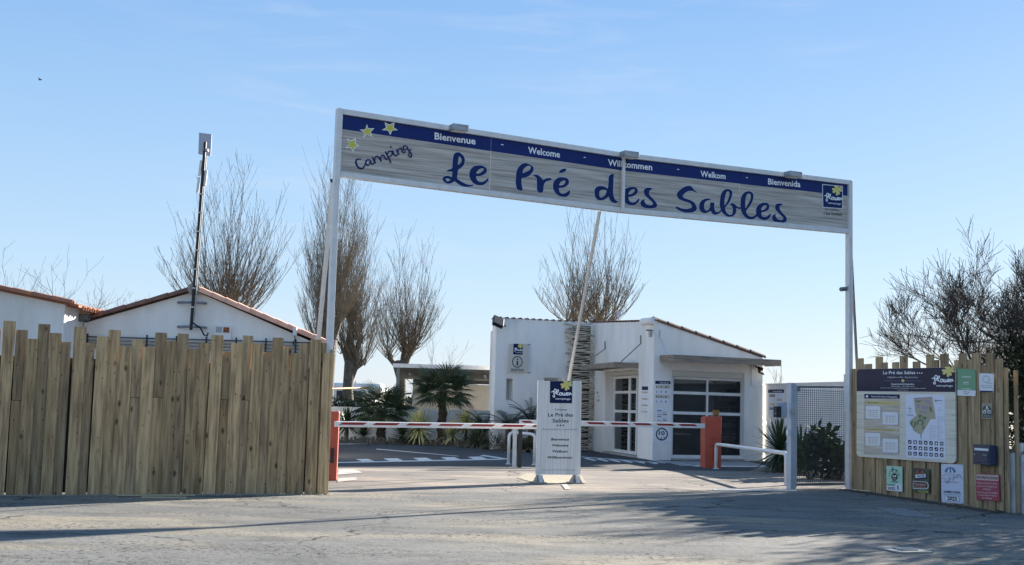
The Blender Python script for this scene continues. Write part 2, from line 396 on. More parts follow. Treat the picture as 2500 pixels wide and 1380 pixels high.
def logo(pr, x0, y0, x1, y1, x2, y2, x3, y3, layer=2, square=True, border=False, wcol=LWHITE, overflow=0.0):
    """the flower square: corners TL, TR, BR, BL in measured pixels"""
    def q(a, b):
        return (x0*(1-a)*(1-b)+x1*a*(1-b)+x2*a*b+x3*(1-a)*b, y0*(1-a)*(1-b)+y1*a*(1-b)+y2*a*b+y3*(1-a)*b)
    W = math.hypot(x1-x0, y1-y0)
    if border: pr.poly([q(-.03, -.03), q(1.03, -.03), q(1.03, 1.03), q(-.03, 1.03)], PRW, layer)
    if square: pr.poly([q(0, 0), q(1, 0), q(1, 1), q(0, 1)], NAVY if not border else BLUEL, layer+1)
    c = (.73, .17)
    for k in range(8):
        a = R(k*45+8 + (6 if k % 2 else -5)); Lp = .27 if k not in (1, 6) else .24
        pts = []
        for i in range(14):
            t = 2*math.pi*i/14; lx = Lp*(.52-.48*math.cos(t)); ly = .062*math.sin(t)*(.55+.65*lx/Lp)
            px_ = c[0]+lx*math.cos(a)-ly*math.sin(a); py_ = c[1]+lx*math.sin(a)+ly*math.cos(a)
            pts.append(q(min(1-.004*1+overflow, px_), max(0.0-overflow, py_)))
        pr.poly(pts, YELP, layer+2+k*.3)
    w = W*.042
    F = [[(.17, .60), (.27, .50), (.27, .39), (.21, .37), (.17, .46), (.18, .60), (.21, .70), (.16, .73), (.13, .66)],
         [(.07, .50), (.14, .47), (.24, .50)],
         [(.27, .58), (.37, .47), (.37, .40), (.32, .42), (.31, .56), (.37, .62)],
         [(.47, .52), (.42, .56), (.44, .64), (.51, .62), (.51, .54), (.46, .52), (.56, .56)],
         [(.57, .53), (.56, .62), (.61, .64), (.65, .54), (.65, .63), (.71, .62), (.72, .53)],
         [(.73, .60), (.80, .56), (.77, .52), (.73, .57), (.76, .64), (.83, .60)],
         [(.83, .53), (.87, .55), (.86, .64)], [(.86, .58), (.92, .53), (.93, .60), (.97, .60)]]
    for k, st in enumerate(F):
        pr.stroke([q(*p)+(w,) for p in st], wcol, layer+5+k*.7, n=4)
    a, b = q(.24, .83), q(.92, .84)
    pr.text('campings', a[0], a[1], b[0], b[1], W*.085, wcol, layer+5, bold=.012)

def rail_arc(a, b, r, n=5):
    return [a.lerp(b, 0)]

# ------------------------------------------------------------------ ground sheets
def ground_material(name, base, dark, light, pit, pitscale, pits=True, warm=None, wear=.5, lowstr=.6, pitr=(.56, .68), cracks=False):
    m = bpy.data.materials.new(name); m.use_nodes = True; t = m.node_tree; b = t.nodes['Principled BSDF']; l = t.links.new
    b.inputs['Roughness'].default_value = .95; b.inputs['Specular IOR Level'].default_value = .25
    g = t.nodes.new('ShaderNodeNewGeometry')
    def nz(sc, det, rough=.6, st=(1, 1, 1), dist=0):
        mpn = t.nodes.new('ShaderNodeMapping'); mpn.inputs['Scale'].default_value = st; l(g.outputs['Position'], mpn.inputs['Vector'])
        n = t.nodes.new('ShaderNodeTexNoise'); n.inputs['Scale'].default_value = sc; n.inputs['Detail'].default_value = det; n.inputs['Roughness'].default_value = rough
        n.inputs['Distortion'].default_value = dist
        l(mpn.outputs[0], n.inputs['Vector']); return n.outputs['Fac']
    def mr(s, a, b_, c=0, d=1):
        n = t.nodes.new('ShaderNodeMapRange'); n.inputs[1].default_value = a; n.inputs[2].default_value = b_; n.inputs[3].default_value = c; n.inputs[4].default_value = d
        l(s, n.inputs[0]); return n.outputs[0]
    def mix(f, a, b_):
        n = t.nodes.new('ShaderNodeMixRGB'); l(f, n.inputs[0])
        for k, x in ((1, a), (2, b_)):
            if isinstance(x, tuple): n.inputs[k].default_value = x[:3]+(1,)
            else: l(x, n.inputs[k])
        return n.outputs[0]
    def mul(a, b_):
        n = t.nodes.new('ShaderNodeMath'); n.operation = 'MULTIPLY'; l(a, n.inputs[0])
        if isinstance(b_, float): n.inputs[1].default_value = b_
        else: l(b_, n.inputs[1])
        return n.outputs[0]
    c = mix(mr(nz(.45, 4, .55, (1, .8, 1)), .38, .62), base, light)
    if warm: c = mix(mr(nz(.7, 3, .5, (.5, 1.2, 1), .4), .48, .66), c, warm)
    c = mix(mul(mr(nz(1.9, 6, .7, (.6, 1.2, 1)), .48, .72), wear), c, dark)
    fine = nz(160, 3, .7)
    c = mix(mr(fine, .35, .7, 0, .35), c, dark)
    if pits:
        reg = mr(nz(.9, 4, .6, (.55, 1.5, 1), .5), .40, .62)
        p = mr(nz(pitscale, 3, .65), pitr[0], pitr[1])
        c = mix(mul(p, reg), c, pit)
    if cracks:
        wv = t.nodes.new('ShaderNodeTexNoise'); wv.inputs['Scale'].default_value = 1.3; wv.inputs['Detail'].default_value = 4; l(g.outputs['Position'], wv.inputs['Vector'])
        sc_ = t.nodes.new('ShaderNodeVectorMath'); sc_.operation = 'SCALE'; sc_.inputs['Scale'].default_value = 1.1; l(wv.outputs['Color'], sc_.inputs[0])
        ad_ = t.nodes.new('ShaderNodeVectorMath'); ad_.operation = 'ADD'; l(g.outputs['Position'], ad_.inputs[0]); l(sc_.outputs[0], ad_.inputs[1])
        vo = t.nodes.new('ShaderNodeTexVoronoi'); vo.feature = 'DISTANCE_TO_EDGE'; vo.inputs['Scale'].default_value = .33; l(ad_.outputs[0], vo.inputs['Vector'])
        ck = mul(mr(vo.outputs['Distance'], .010, .003), mr(nz(.35, 2), .42, .55)); c = mix(ck, c, (.03, .03, .03))
    l(c, b.inputs['Base Color'])
    h = t.nodes.new('ShaderNodeMath'); h.operation = 'ADD'; l(mul(nz(60, 4, .7), .6), h.inputs[0]); l(mul(nz(6, 4, .6), .8), h.inputs[1])
    bp = t.nodes.new('ShaderNodeBump'); bp.inputs['Strength'].default_value = lowstr; bp.inputs['Distance'].default_value = .012
    l(h.outputs[0], bp.inputs['Height']); l(bp.outputs[0], b.inputs['Normal'])
    return m
STREET = ground_material('worn_street_asphalt', (.150, .148, .141), (.055, .055, .054), (.208, .202, .186), (.016, .016, .017), 19.0, warm=(.30, .262, .20), wear=.70, lowstr=1.0, pitr=(.54, .62), cracks=True)
APRON = ground_material('pinkish_apron_asphalt', (.195, .17, .15), (.095, .084, .076), (.245, .215, .185), (.05, .045, .04), 40.0, warm=(.37, .30, .235), wear=.55, lowstr=.8, pitr=(.58, .68), cracks=True)
YARD = ground_material('courtyard_asphalt', (.062, .062, .064), (.038, .038, .040), (.082, .082, .084), (.03, .03, .03), 44.0, wear=.4, lowstr=.5, pitr=(.6, .72))
EARTH = ground_material('earth', (.15, .14, .10), (.08, .075, .05), (.20, .18, .13), (.04, .04, .03), 20.0)

def sheet(name, pts, z, m, kind='structure', parent=None):
    mb = MB(); tr = tessellate_polygon([[Vector((p[0], p[1], 0)) for p in pts]])
    mb.add([(p[0], p[1], z) for p in pts], tr)
    o = mb.build(name, m, parent)
    # faces must look up
    me = o.data
    me.flip_normals() if me.polygons and me.polygons[0].normal.z < 0 else None
    if kind and parent is None: o['kind'] = kind
    return o
sheet('ground', [(-900, -300), (900, -300), (900, 1500), (-900, 1500)], 0.0, EARTH)
FL0, FL1 = G(0, 1210), G(793, 1207)           # left fence foot line
GL, GR = G(806, 1206), G(2076, 1196)           # gate post feet
FR0, FR1 = G(2083, 1197), G(2447, 1252)        # right fence foot line
fdir = (v2(FL1)-v2(FL0)).normalized()
FLfar = v2(FL0)-fdir*14
sheet('street', [(-60, -30), (60, -30), (60, 8.5), (FR1.x+.5, FR1.y+.2), (FR0.x, FR0.y+.25), (GR.x, GR.y+.05), (GL.x, GL.y), (FL1.x, FL1.y+.05), (FLfar.x, FLfar.y+.05), (-60, 0)], .004, STREET)
yb0, yb1 = G(815, 1143), G(1720, 1160)
sheet('apron', [(GL.x, GL.y), (GR.x, GR.y+.05), (GR.x+.8, GR.y+2.4), (5.6, 27.5), (yb1.x+1.2, 25.2), (G(1420, 1146).x, G(1420, 1146).y), (yb0.x, yb0.y), (GL.x-3.0, GL.y+6)], .005, APRON)
sheet('courtyard', [(-14, 20.5), (yb0.x, yb0.y), (G(1420, 1146).x, G(1420, 1146).y), (yb1.x+1.2, 25.2), (5.6, 27.5), (7.6, 29.5), (9, 36), (4, 42), (-16, 42)], .009, YARD)

# painted markings in the courtyard
def marking(name, pxs, z=.0135):
    return sheet(name, [G(*p) for p in pxs], z, PAINT)
def q2(ax, ay): return (780+ax/3.451, 850+ay/3.451)
marking('road_marking', [q2(155, 975), q2(1560, 945), q2(1560, 936), q2(155, 966)])
for a, b in ((345, 435), (575, 680), (825, 925), (1060, 1160), (1285, 1385)):
    marking('road_marking', [q2(a+15, 962-(a-345)*.021), q2(b+30, 961-(b-345)*.021), q2(b-25, 941-(b-345)*.022), q2(a-38, 941-(a-345)*.021)])
marking('road_marking', [q2(480, 858), q2(1170, 917), q2(1170, 914), q2(480, 852)])
marking('road_marking', [q2(140, 815), q2(410, 812), q2(410, 806), q2(140, 808)])
marking('road_marking', [q2(1350, 912), q2(1600, 948), q2(1600, 938), q2(1385, 905)])
for k in range(6):
    x0 = 1425+k*30
    marking('road_marking', [(x0, 1121+k*1.6), (x0+26, 1127+k*1.6), (x0+32, 1125+k*1.6), (x0+8, 1119.5+k*1.6)])
marking('road_marking', [(1420, 1118), (1625, 1133), (1625, 1131.6), (1420, 1116.5)])
marking('road_marking', [(1585, 1125), (1700, 1141), (1880, 1142), (1880, 1140), (1702, 1138.6), (1590, 1124)])
for k in range(5):
    marking('road_marking', [(1622+k*9, 1129.2+k*2.3), (1830+k*10, 1129.6+k*2.3), (1830+k*10, 1128.6+k*2.3), (1622+k*9, 1128.2+k*2.3)])
marking('road_marking', [(1742, 1199.5), (1945, 1200.5), (1945, 1198), (1742, 1196.5)], .0125)
# lighter repair patches
sheet('asphalt_patch', [G(*p) for p in ((2135, 1241), (2210, 1243), (2285, 1262), (2265, 1266), (2185, 1259))], .0085, mat('pale_patch', (.20, .20, .195), .95, var=.3, bump=.004))
sheet('concrete_pad', [G(*p) for p in ((826, 1148), (866, 1147), (885, 1156), (824, 1161))], .012, CONC)
sheet('concrete_pad', [G(*p) for p in ((824, 1170), (868, 1167), (872, 1173), (824, 1180))], .012, CONC)
sheet('concrete_pad', [G(*p) for p in ((1285, 1157), (1418, 1160), (1432, 1181), (1312, 1183), (1262, 1168))], .012, KERB)
sheet('concrete_pad', [G(*p) for p in ((1370, 1185), (1384, 1184), (1394, 1196), (1380, 1197))], .0135, CONC)
dc = thing('drain_cover', 'square pale drain cover set in the shaded asphalt near the bottom right', 'drain cover', G(2210, 1347))
c0 = G(2210, 1347)
MB().box((c0.x, c0.y, .012), (.34, .34, .012), .3).build('frame', CONC, dc)
MB().box((c0.x, c0.y, .022), (.16, .16, .008), .3).build('lid', GREYM, dc)

# ------------------------------------------------------------------ left fence
PF = Plane(FL0, FL1)
T1 = [(-12, 8, 360), (13, 72, 325), (66, 124, 363), (108, 168, 402), (163, 221, 338), (213, 270, 377), (262, 310, 415), (318, 376, 350), (366, 412, 420), (415, 473, 392),
      (467, 525, 363), (512, 575, 435), (568, 628, 403), (612, 672, 438), (668, 724, 375), (712, 770, 412), (764, 818, 379), (808, 862, 447), (856, 910, 420), (910, 965, 386),
      (955, 1002, 458), (995, 1050, 420), (1046, 1096, 388), (1086, 1138, 423), (1130, 1180, 458), (1173, 1223, 397), (1216, 1262, 432), (1252, 1302, 465), (1293, 1340, 420), (1335, 1387, 405), (1380, 1412, 420), (1388, 1438, 463)]
FRONT = {1, 3, 5, 7, 9, 11, 13, 15, 17, 19, 21, 23, 25, 27, 29, 31}
SPLIT = {2: 668, 12: 655, 14: 655, 20: 665, 22: 667}
fence = thing('wooden_fence', 'tall fence of pine boards with stepped tops, left of the entrance', 'fence', FL1)
PLW = 1/1.769
for i, (a, b, t) in enumerate([(-340, -290, 300), (-300, -240, 342), (-250, -190, 310), (-200, -142, 350), (-150, -92, 318), (-100, -40, 352), (-50, -5, 330)]+T1):
    k = i-7
    ya = 600+t*PLW; ua, zt = PF.uz(a*PLW, ya); ub, _ = PF.uz(b*PLW, ya)
    front = (k % 2 == 1)
    o0 = .032 if front else 0.0
    o0 += random.uniform(-.003, .003)
    zb = random.uniform(-.01, .012)
    sh = random.uniform(-.012, .012)
    def plank(z0, z1):
        mb = MB(); g = .008
        tl = random.uniform(-.007, .007)
        mb.hexa([PF.pt(ua+g+sh, z0, o0+.022+tl), PF.pt(ub-g+sh, z0, o0+.022-tl), PF.pt(ub-g+sh, z0, o0-tl), PF.pt(ua+g+sh, z0, o0+tl),
                 PF.pt(ua+g, z1, o0+.022+tl), PF.pt(ub-g, z1, o0+.022-tl), PF.pt(ub-g, z1, o0-tl), PF.pt(ua+g, z1, o0+tl)])
        mb.build('plank', WOOD if front or random.random() < .25 else WOODR, fence)  # recessed planks mostly take the darker pine
    if k in SPLIT:
        _, zs = PF.uz(a*PLW, 600+SPLIT[k]*PLW); plank(zb, zs-.003); plank(zs+.003, zt)
    else: plank(zb, zt)
uL = -2.2; uR = PF.uz(793, 1207)[0]
MB().pbox(PF, uL, uR, .03, 1.62, -.050, -.030).build('gap_shade_board', mat('gap_shade_dark', (.06, .05, .035), .9, var=.3), fence)  # dark sheet standing in for shade in the plank gaps
for z in (.45, 1.45):
    MB().pbox(PF, uL, uR, z, z+.1, -.09, -.052).build('rail', WOOD, fence)
for u in (uR-2.2, uR-4.4, uR-6.4):
    MB().pbox(PF, u, u+.09, 0, 1.75, -.155, -.064).build('post', WOOD, fence)
MB().pbox(PF, uR+.004, uR+.03, 0.0, 1.86, -.10, .04).build('end_post', mat('fresh_pine', (.50, .40, .24), .8, var=.2, stretch=(8, 8, 1)), fence)
tb = thing('timber_strip', 'pale timber strip lying on the asphalt at the foot of the board fence', 'timber strip', G(380, 1212))
a, b = G(283, 1213.5), G(477, 1213.5)
mb = MB(); d = (v2(b)-v2(a)).normalized(); n = Vector((d.y, -d.x))
mb.hexa([(a.x, a.y, .01), (b.x, b.y, .01), (b.x-n.x*.05, b.y-n.y*.05, .01), (a.x-n.x*.05, a.y-n.y*.05, .01), (a.x, a.y, .028), (b.x, b.y, .028), (b.x-n.x*.05, b.y-n.y*.05, .028), (a.x-n.x*.05, a.y-n.y*.05, .028)])
mb.build('batten', MATS['fresh_pine'], tb)
a = G(345, 1217); b = G(455, 1218)
MB().tube([(a.x, a.y, .012), (b.x, b.y, .012)], .012, 5).build('offcut', MATS['fresh_pine'], tb)

# ------------------------------------------------------------------ entrance arch
arch = thing('entrance_arch', 'tall white metal gateway carrying a long blue and grey welcome banner over the drive', 'gateway sign', GL)
PG = Plane(GL, GR)
_, zTL = PG.uz(830, 266); _, zTR = PG.uz(2072, 441)
_, zBL = PG.uz(830, 433); _, zBR = PG.uz(2070, 571)
zT = (zTL+zTR)/2; zB = (zBL+zBR)/2
uA = PG.uz(824, 300)[0]; uB = PG.uz(2076, 500)[0]
pw = .075
uM = PG.uz(1516, 450)[0]; SAG = .066
def zl(u, a, b):
    k = (u-uA)/(uM-uA) if u < uM else (uB-u)/(uB-uM)
    return a+(b-a)*(u-uA)/(uB-uA)-SAG*max(0, k)
top = lambda u: zl(u, zTL, zTR); bot = lambda u: zl(u, zBL, zBR)
def sbox(ua, ub, da, db, base, o0, o1):
    """box following a sloping line base(u)+da .. +db"""
    mb = MB(); mb.hexa([PG.pt(ua, base(ua)+da, o1), PG.pt(ub, base(ub)+da, o1), PG.pt(ub, base(ub)+da, o0), PG.pt(ua, base(ua)+da, o0),
                        PG.pt(ua, base(ua)+db, o1), PG.pt(ub, base(ub)+db, o1), PG.pt(ub, base(ub)+db, o0), PG.pt(ua, base(ua)+db, o0)])
    return mb
bevel(MB().pbox(PG, uA-.02, uA+pw-.02, 0, top(uA), -.05, .05).build('post', ALU, arch))
bevel(MB().pbox(PG, uB-pw+.01, uB+.01, 0, top(uB), -.05, .05).build('post', ALU, arch))
MB().pbox(PG, uB-pw-.005, uB+.03, 1.25, 1.85, -.065, .065).build('sleeve', ALU, arch)
for a, b in ((uA+pw-.018, uM), (uM, uB-pw+.008)):
    bevel(sbox(a, b, -.075, 0, top, -.045, .045).build('top_rail', ALU, arch))
    bevel(sbox(a, b, 0, .075, bot, -.045, .045).build('bottom_rail', ALU, arch))
uM = PG.uz(1516, 450)[0]
bevel(sbox(uM-.022, uM+.022, .02, 0, lambda u: 0, 0, 0).build('x', ALU, arch)) if False else None
bevel(MB().pbox(PG, uM-.022, uM+.022, bot(uM)+.0, top(uM)-.01, .047, .085).build('centre_bar', ALU, arch))
# printed panels
PRINTG = mat('grey_timber_print', (.62, .57, .51), .6, col2=(.30, .265, .23), spec=.2, scale=2.4, stretch=(.35, 1, 17), rot=PG.ang, detail=7, c2range=(.38, .64))
seams = [uA+pw-.016, PG.uz(1197, 400)[0], uM, PG.uz(1804, 480)[0], uB-pw+.006]
band = lambda u: zl(u, PG.uz(836, 316)[1], PG.uz(2063, 478)[1])
for i in range(4):
    a, b = seams[i]+.003, seams[i+1]-.003
    p = sbox(a, b, .076, 0, bot, -.004, .004)
    mb = MB()
    mb.hexa([PG.pt(a, bot(a)+.076, .012), PG.pt(b, bot(b)+.076, .012), PG.pt(b, bot(b)+.076, .002), PG.pt(a, bot(a)+.076, .002),
             PG.pt(a, band(a), .012), PG.pt(b, band(b), .012), PG.pt(b, band(b), .002), PG.pt(a, band(a), .002)])
    gp = mb.build('banner_panel', PRINTG, arch)
    mb = MB()
    mb.hexa([PG.pt(a, band(a), .0125), PG.pt(b, band(b), .0125), PG.pt(b, band(b), .002), PG.pt(a, band(a), .002),
             PG.pt(a, top(a)-.076, .0125), PG.pt(b, top(b)-.076, .0125), PG.pt(b, top(b)-.076, .002), PG.pt(a, top(a)-.076, .002)])
    mb.build('blue_band', BLUE, arch)
PGf = PG.shifted(.014)
pr = Print(PGf)
LET = {}
def C(ox, oy, s, pts): return [(ox+x/s, oy+y/s) for x, y in pts]
A_ = (1070, 360, 11.5); B_ = (1240, 380, 11.5); C_ = (1430, 410, 11.5); D_ = (1640, 440, 12.545); E_ = (1780, 450, 12.54)
letters = [
 (A_, [(540,140),(600,150),(670,200),(720,260),(745,350),(735,450),(690,530),(620,590),(555,640),(550,700),(540,780),(530,870),(600,930),(700,990),(790,1035),(880,1052),(985,1050),(975,1075),(900,1100),(810,1110),(710,1100),(610,1060),(520,1000),(455,955),(400,990),(330,1015),(260,1020),(190,990),(135,935),(120,880),(150,830),(210,802),(290,800),(370,830),(385,780),(388,688),(300,682),(222,672),(260,640),(320,615),(385,585),(395,480),(405,350),(430,220),(470,160)],
  [[(590,250),(635,300),(655,350),(640,410),(600,460),(550,490),(555,400),(570,300)], [(205,885),(260,875),(335,910),(310,935),(265,958),(225,935)]]),
 (A_, [(1080,510),(1200,505),(1290,540),(1350,590),(1370,650),(1345,710),(1280,765),(1200,800),(1130,812),(1065,812),(1070,870),(1100,930),(1150,965),(1210,972),(1280,955),(1340,910),(1385,870),(1410,895),(1390,945),(1330,1015),(1250,1060),(1160,1065),(1070,1050),(990,1010),(920,930),(875,830),(870,740),(890,650),(940,580),(1000,530)],
  [[(1220,590),(1270,605),(1260,650),(1200,700),(1130,735),(1070,735),(1080,690),(1130,630),(1180,600)]]),
 (B_, [(480,212),(560,225),(640,265),(700,310),(720,370),(700,450),(640,530),(560,590),(480,625),(392,640),(380,740),(390,840),(410,940),(400,985),(360,990),(290,970),(250,930),(225,820),(215,720),(225,580),(240,450),(270,370),(330,290),(400,230)],
  [[(560,295),(610,292),(638,320),(625,380),(570,430),(500,460),(420,490),(415,450),(440,380),(490,330)]]),
 (B_, [(695,565),(730,540),(790,535),(850,550),(900,590),(950,640),(985,685),(1040,655),(1100,635),(1180,632),(1230,655),(1210,690),(1150,705),(1080,725),(1030,780),(1005,850),(998,950),(980,1020),(930,1050),(880,1045),(835,1010),(818,950),(810,850),(812,740),(805,650),(770,600),(735,580)], []),
 (B_, [(1480,608),(1560,612),(1640,630),(1700,680),(1712,750),(1690,810),(1630,870),(1550,905),(1440,915),(1438,970),(1455,1030),(1500,1062),(1560,1068),(1620,1050),(1680,1010),(1725,968),(1742,990),(1740,1060),(1700,1120),(1640,1155),(1560,1160),(1460,1145),(1370,1090),(1300,1000),(1265,900),(1270,790),(1300,710),(1360,650),(1420,620)],
  [[(1590,700),(1615,715),(1600,770),(1560,815),(1500,838),(1440,832),(1450,790),(1490,740),(1540,710)]]),
 (B_, [(1432,480),(1435,450),(1480,400),(1550,370),(1620,370),(1640,395),(1610,445),(1540,480),(1480,490)], []),
 (C_, [(780,162),(700,190),(645,240),(635,400),(615,580),(560,545),(470,515),(370,512),(290,550),(250,620),(245,720),(260,800),(300,870),(360,910),(430,915),(520,895),(590,850),(640,810),(665,880),(710,945),(780,985),(850,988),(910,960),(950,945),(880,935),(820,880),(785,800),(768,700),(770,500),(780,300)],
  [[(480,620),(530,620),(580,640),(570,700),(540,760),(480,815),(430,832),(390,810),(378,740),(390,660),(430,630)]]),
 (C_, [(1250,540),(1350,535),(1420,560),(1460,620),(1455,690),(1410,750),(1330,795),(1260,815),(1200,822),(1205,880),(1230,935),(1280,965),(1350,968),(1420,930),(1470,870),(1500,865),(1500,920),(1450,990),(1380,1045),(1290,1055),(1200,1040),(1110,980),(1050,890),(1030,800),(1040,700),(1080,620),(1160,565)],
  [[(1300,610),(1350,605),(1375,620),(1365,660),(1310,715),(1250,740),(1200,745),(1205,710),(1240,655)]]),
 (C_, [(1885,595),(1830,565),(1750,553),(1680,570),(1635,620),(1628,700),(1660,770),(1730,840),(1820,920),(1880,980),(1885,1010),(1850,1045),(1780,1048),(1700,1020),(1655,965),(1640,910),(1655,882),(1620,885),(1560,920),(1532,980),(1540,1040),(1590,1095),(1680,1130),(1800,1142),(1920,1130),(1985,1100),(2005,1050),(1970,970),(1900,880),(1820,800),(1780,740),(1778,680),(1800,640),(1840,610)], []),
 (D_, [(780,370),(700,315),(640,240),(600,195),(530,178),(430,190),(330,240),(220,330),(160,400),(155,470),(185,540),(250,600),(350,640),(460,675),(550,710),(600,760),(615,810),(590,850),(500,875),(400,880),(280,860),(170,815),(115,805),(120,840),(170,895),(270,950),(400,990),(520,998),(640,985),(720,950),(765,880),(755,810),(710,720),(640,650),(550,610),(450,575),(380,545),(335,500),(345,460),(400,400),(480,350),(580,330),(680,350),(750,378)], []),
 (D_, [(1195,580),(1130,562),(1040,568),(960,595),(890,650),(850,720),(835,820),(855,910),(910,980),(990,1012),(1070,1005),(1140,970),(1190,945),(1240,1020),(1310,1062),(1400,1045),(1500,985),(1500,905),(1450,960),(1390,978),(1340,960),(1310,900),(1300,780),(1295,700),(1260,683),(1190,685),(1170,720),(1170,800),(1150,860),(1100,920),(1050,935),(1010,900),(990,800),(1005,700),(1060,640),(1130,610),(1180,605)], []),
 (D_, [(1710,275),(1780,290),(1840,340),(1850,420),(1830,520),(1790,620),(1740,710),(1680,790),(1632,850),(1645,930),(1690,1010),(1750,1055),(1826,1055),(1861,985),(1866,885),(1846,815),(1816,775),(1771,753),(1796,720),(1856,705),(1916,725),(1966,775),(2026,820),(2106,835),(2106,880),(2046,885),(1971,860),(1981,925),(1966,995),(1916,1070),(1846,1115),(1756,1125),(1696,1115),(1600,1050),(1520,960),(1485,860),(1468,750),(1475,600),(1500,450),(1560,340),(1630,285)],
  [[(1720,345),(1755,370),(1765,430),(1740,540),(1690,660),(1630,760),(1610,770),(1608,700),(1620,550),(1660,400),(1690,355)]]),
 (E_, [(590,212),(670,230),(730,290),(745,370),(735,450),(700,550),(640,660),(570,750),(518,825),(540,900),(590,960),(660,990),(740,980),(800,940),(850,890),(850,985),(800,1030),(730,1070),(640,1078),(540,1050),(460,980),(400,890),(360,780),(345,650),(350,500),(380,370),(430,290),(500,235)],
  [[(600,290),(640,300),(658,340),(655,430),(620,530),(570,620),(520,710),(495,720),(490,650),(492,530),(510,400),(550,310)]]),
 (E_, [(1080,565),(1150,570),(1210,610),(1232,680),(1215,750),(1160,810),(1080,845),(990,865),(995,940),(1020,990),(1070,1005),(1140,990),(1200,950),(1255,900),(1278,910),(1270,980),(1220,1050),(1140,1095),(1050,1098),(950,1070),(870,1000),(830,920),(820,820),(835,720),(880,650),(950,595),(1010,570)],
  [[(1110,645),(1150,655),(1140,700),(1090,760),(1030,790),(978,790),(985,740),(1030,680),(1070,655)]]),
 (E_, [(1650,625),(1600,595),(1520,585),(1450,605),(1410,650),(1405,730),(1430,790),(1500,870),(1580,950),(1640,1010),(1655,1045),(1640,1080),(1570,1095),(1490,1070),(1440,1020),(1415,960),(1435,915),(1390,920),(1330,960),(1315,1020),(1325,1090),(1370,1140),(1460,1175),(1570,1188),(1680,1175),(1745,1140),(1768,1090),(1750,1020),(1700,950),(1630,880),(1570,800),(1545,740),(1550,680),(1590,645)], []),
]
def grow(c, d):
    N = len(c); ar = sum(c[i][0]*c[(i+1) % N][1]-c[(i+1) % N][0]*c[i][1] for i in range(N)); sg = 1 if ar > 0 else -1
    o = []
    for i in range(N):
        a, b = c[i-1], c[(i+1) % N]; dx, dy = b[0]-a[0], b[1]-a[1]; l = math.hypot(dx, dy) or 1
        o.append((c[i][0]+dy/l*d*sg, c[i][1]-dx/l*d*sg))
    return o
for k, (fr, outl, holes) in enumerate(letters):
    o = smooth(C(*fr, outl), 3); h = [smooth(C(*fr, x), 3) for x in holes]
    lp = Print(PGf); lp.poly(grow(o, 1.1), HALO, .6+k*.04)
    lp.poly(o, BLUEL, 2+k*.1, h)
    for x in h: lp.poly(grow(x, -.6), PRINTG, 1.5+k*.04)
    lp.build(arch, 'letter')
pr = Print(PGf)
# small Camping
cf = lambda st: [(830+x/8.116, 260+y/8.116, w/8.116) for x, y, w in st]
for k, st in enumerate([[(415,1045,20),(350,1045,30),(315,1090,34),(335,1170,36),(390,1230,36),(450,1225,32),(485,1180,26),(500,1130,20)],
  [(590,1060,26),(530,1065,28),(510,1120,30),(540,1170,30),(580,1150,24),(600,1075,24)], [(600,1075,26),(620,1130,30),(650,1150,26),(680,1110,24)],
  [(640,1010,28),(665,1060,32),(700,1120,32)], [(695,1110,22),(690,1030,24),(730,985,26),(770,1020,30),(815,1085,30)], [(805,1065,22),(810,1000,24),(850,965,26),(880,1000,28),(910,1050,28),(940,1045,22)],
  [(900,900,28),(940,980,30),(1005,1115,30)], [(930,960,20),(960,900,26),(1010,890,28),(1035,930,28),(1010,980,26),(970,1000,18)],
  [(1040,880,28),(1060,940,30),(1100,980,28),(1140,960,22)], [(1003,800,34),(1007,806,34)],
  [(1115,860,26),(1140,910,28),(1165,950,28)], [(1150,905,20),(1160,850,24),(1200,830,26),(1225,880,28),(1260,920,28),(1290,900,22)],
  [(1305,785,22),(1260,790,26),(1250,840,28),(1280,870,24),(1325,835,20)], [(1325,800,24),(1350,860,28),(1400,930,28),(1415,980,30),(1395,1005,28),(1360,980,22),(1370,910,18),(1405,840,16)]]):
    pr.stroke(cf(st), BLUEL, 2+k*.5, 4)
pr.build(arch, 'word'); 
# stars
def star(cx, cy, pts, layer):
    pr = Print(PGf)
    P_ = [(cx+(x-0)/8.116, cy+(y-0)/8.116) for x, y in pts]
    pr.poly(P_, PRW, layer)
    gx = sum(p[0] for p in P_)/len(P_); gy = sum(p[1] for p in P_)/len(P_)
    pr.poly([(gx+(p[0]-gx)*.74, gy+(p[1]-gy)*.74) for p in P_], YEL, layer+1); pr.build(arch, 'star')
star(830, 260, [(530,350),(560,435),(682,435),(612,505),(642,612),(540,560),(450,632),(480,520),(390,465),(500,455)], 2)
star(830, 260, [(880,315),(985,360),(1080,315),(1065,420),(1148,470),(1035,480),(995,568),(950,480),(828,470),(915,415)], 2)
star(830, 260, [(125,630),(220,672),(312,625),(315,730),(388,785),(290,825),(265,920),(215,830),(100,822),(185,745)], 2)
for body, x0, y0, x1, y1, h in (('Bienvenue', 1061, 340, 1161, 353, 17), ('-', 1223, 358, 1229, 359, 16), ('Welcome', 1289, 374, 1367, 385, 16), ('-', 1425, 389, 1430, 389.6, 15), ('Willkommen', 1484, 404, 1592, 416, 15.5),
    ('-', 1653, 418, 1658, 418.6, 14), ('Welkom', 1710, 431, 1771, 437.5, 14.5), ('-', 1821, 438, 1826, 438.6, 14), ('Bienvenida', 1875, 450, 1954, 457, 14.5)):
    pr = Print(PGf); pr.text(body, x0, y0, x1, y1, h, LWHITE, 2, bold=.022 if body != '-' else 0); pr.build(arch, 'word')
pr = Print(PGf)
logo(pr, 2008.5, 451.5, 2056, 456, 2055.5, 509, 2009.5, 505.5, layer=2, border=True)
pr.text('LE CAMPING', 2015, 513, 2049, 516, 4, BLACK, 2)
pr.text("c'est humain", 2010, 524, 2055, 527, 8, BLACK, 2, bold=.012, slant=.2)
pr.build(arch, 'logo')
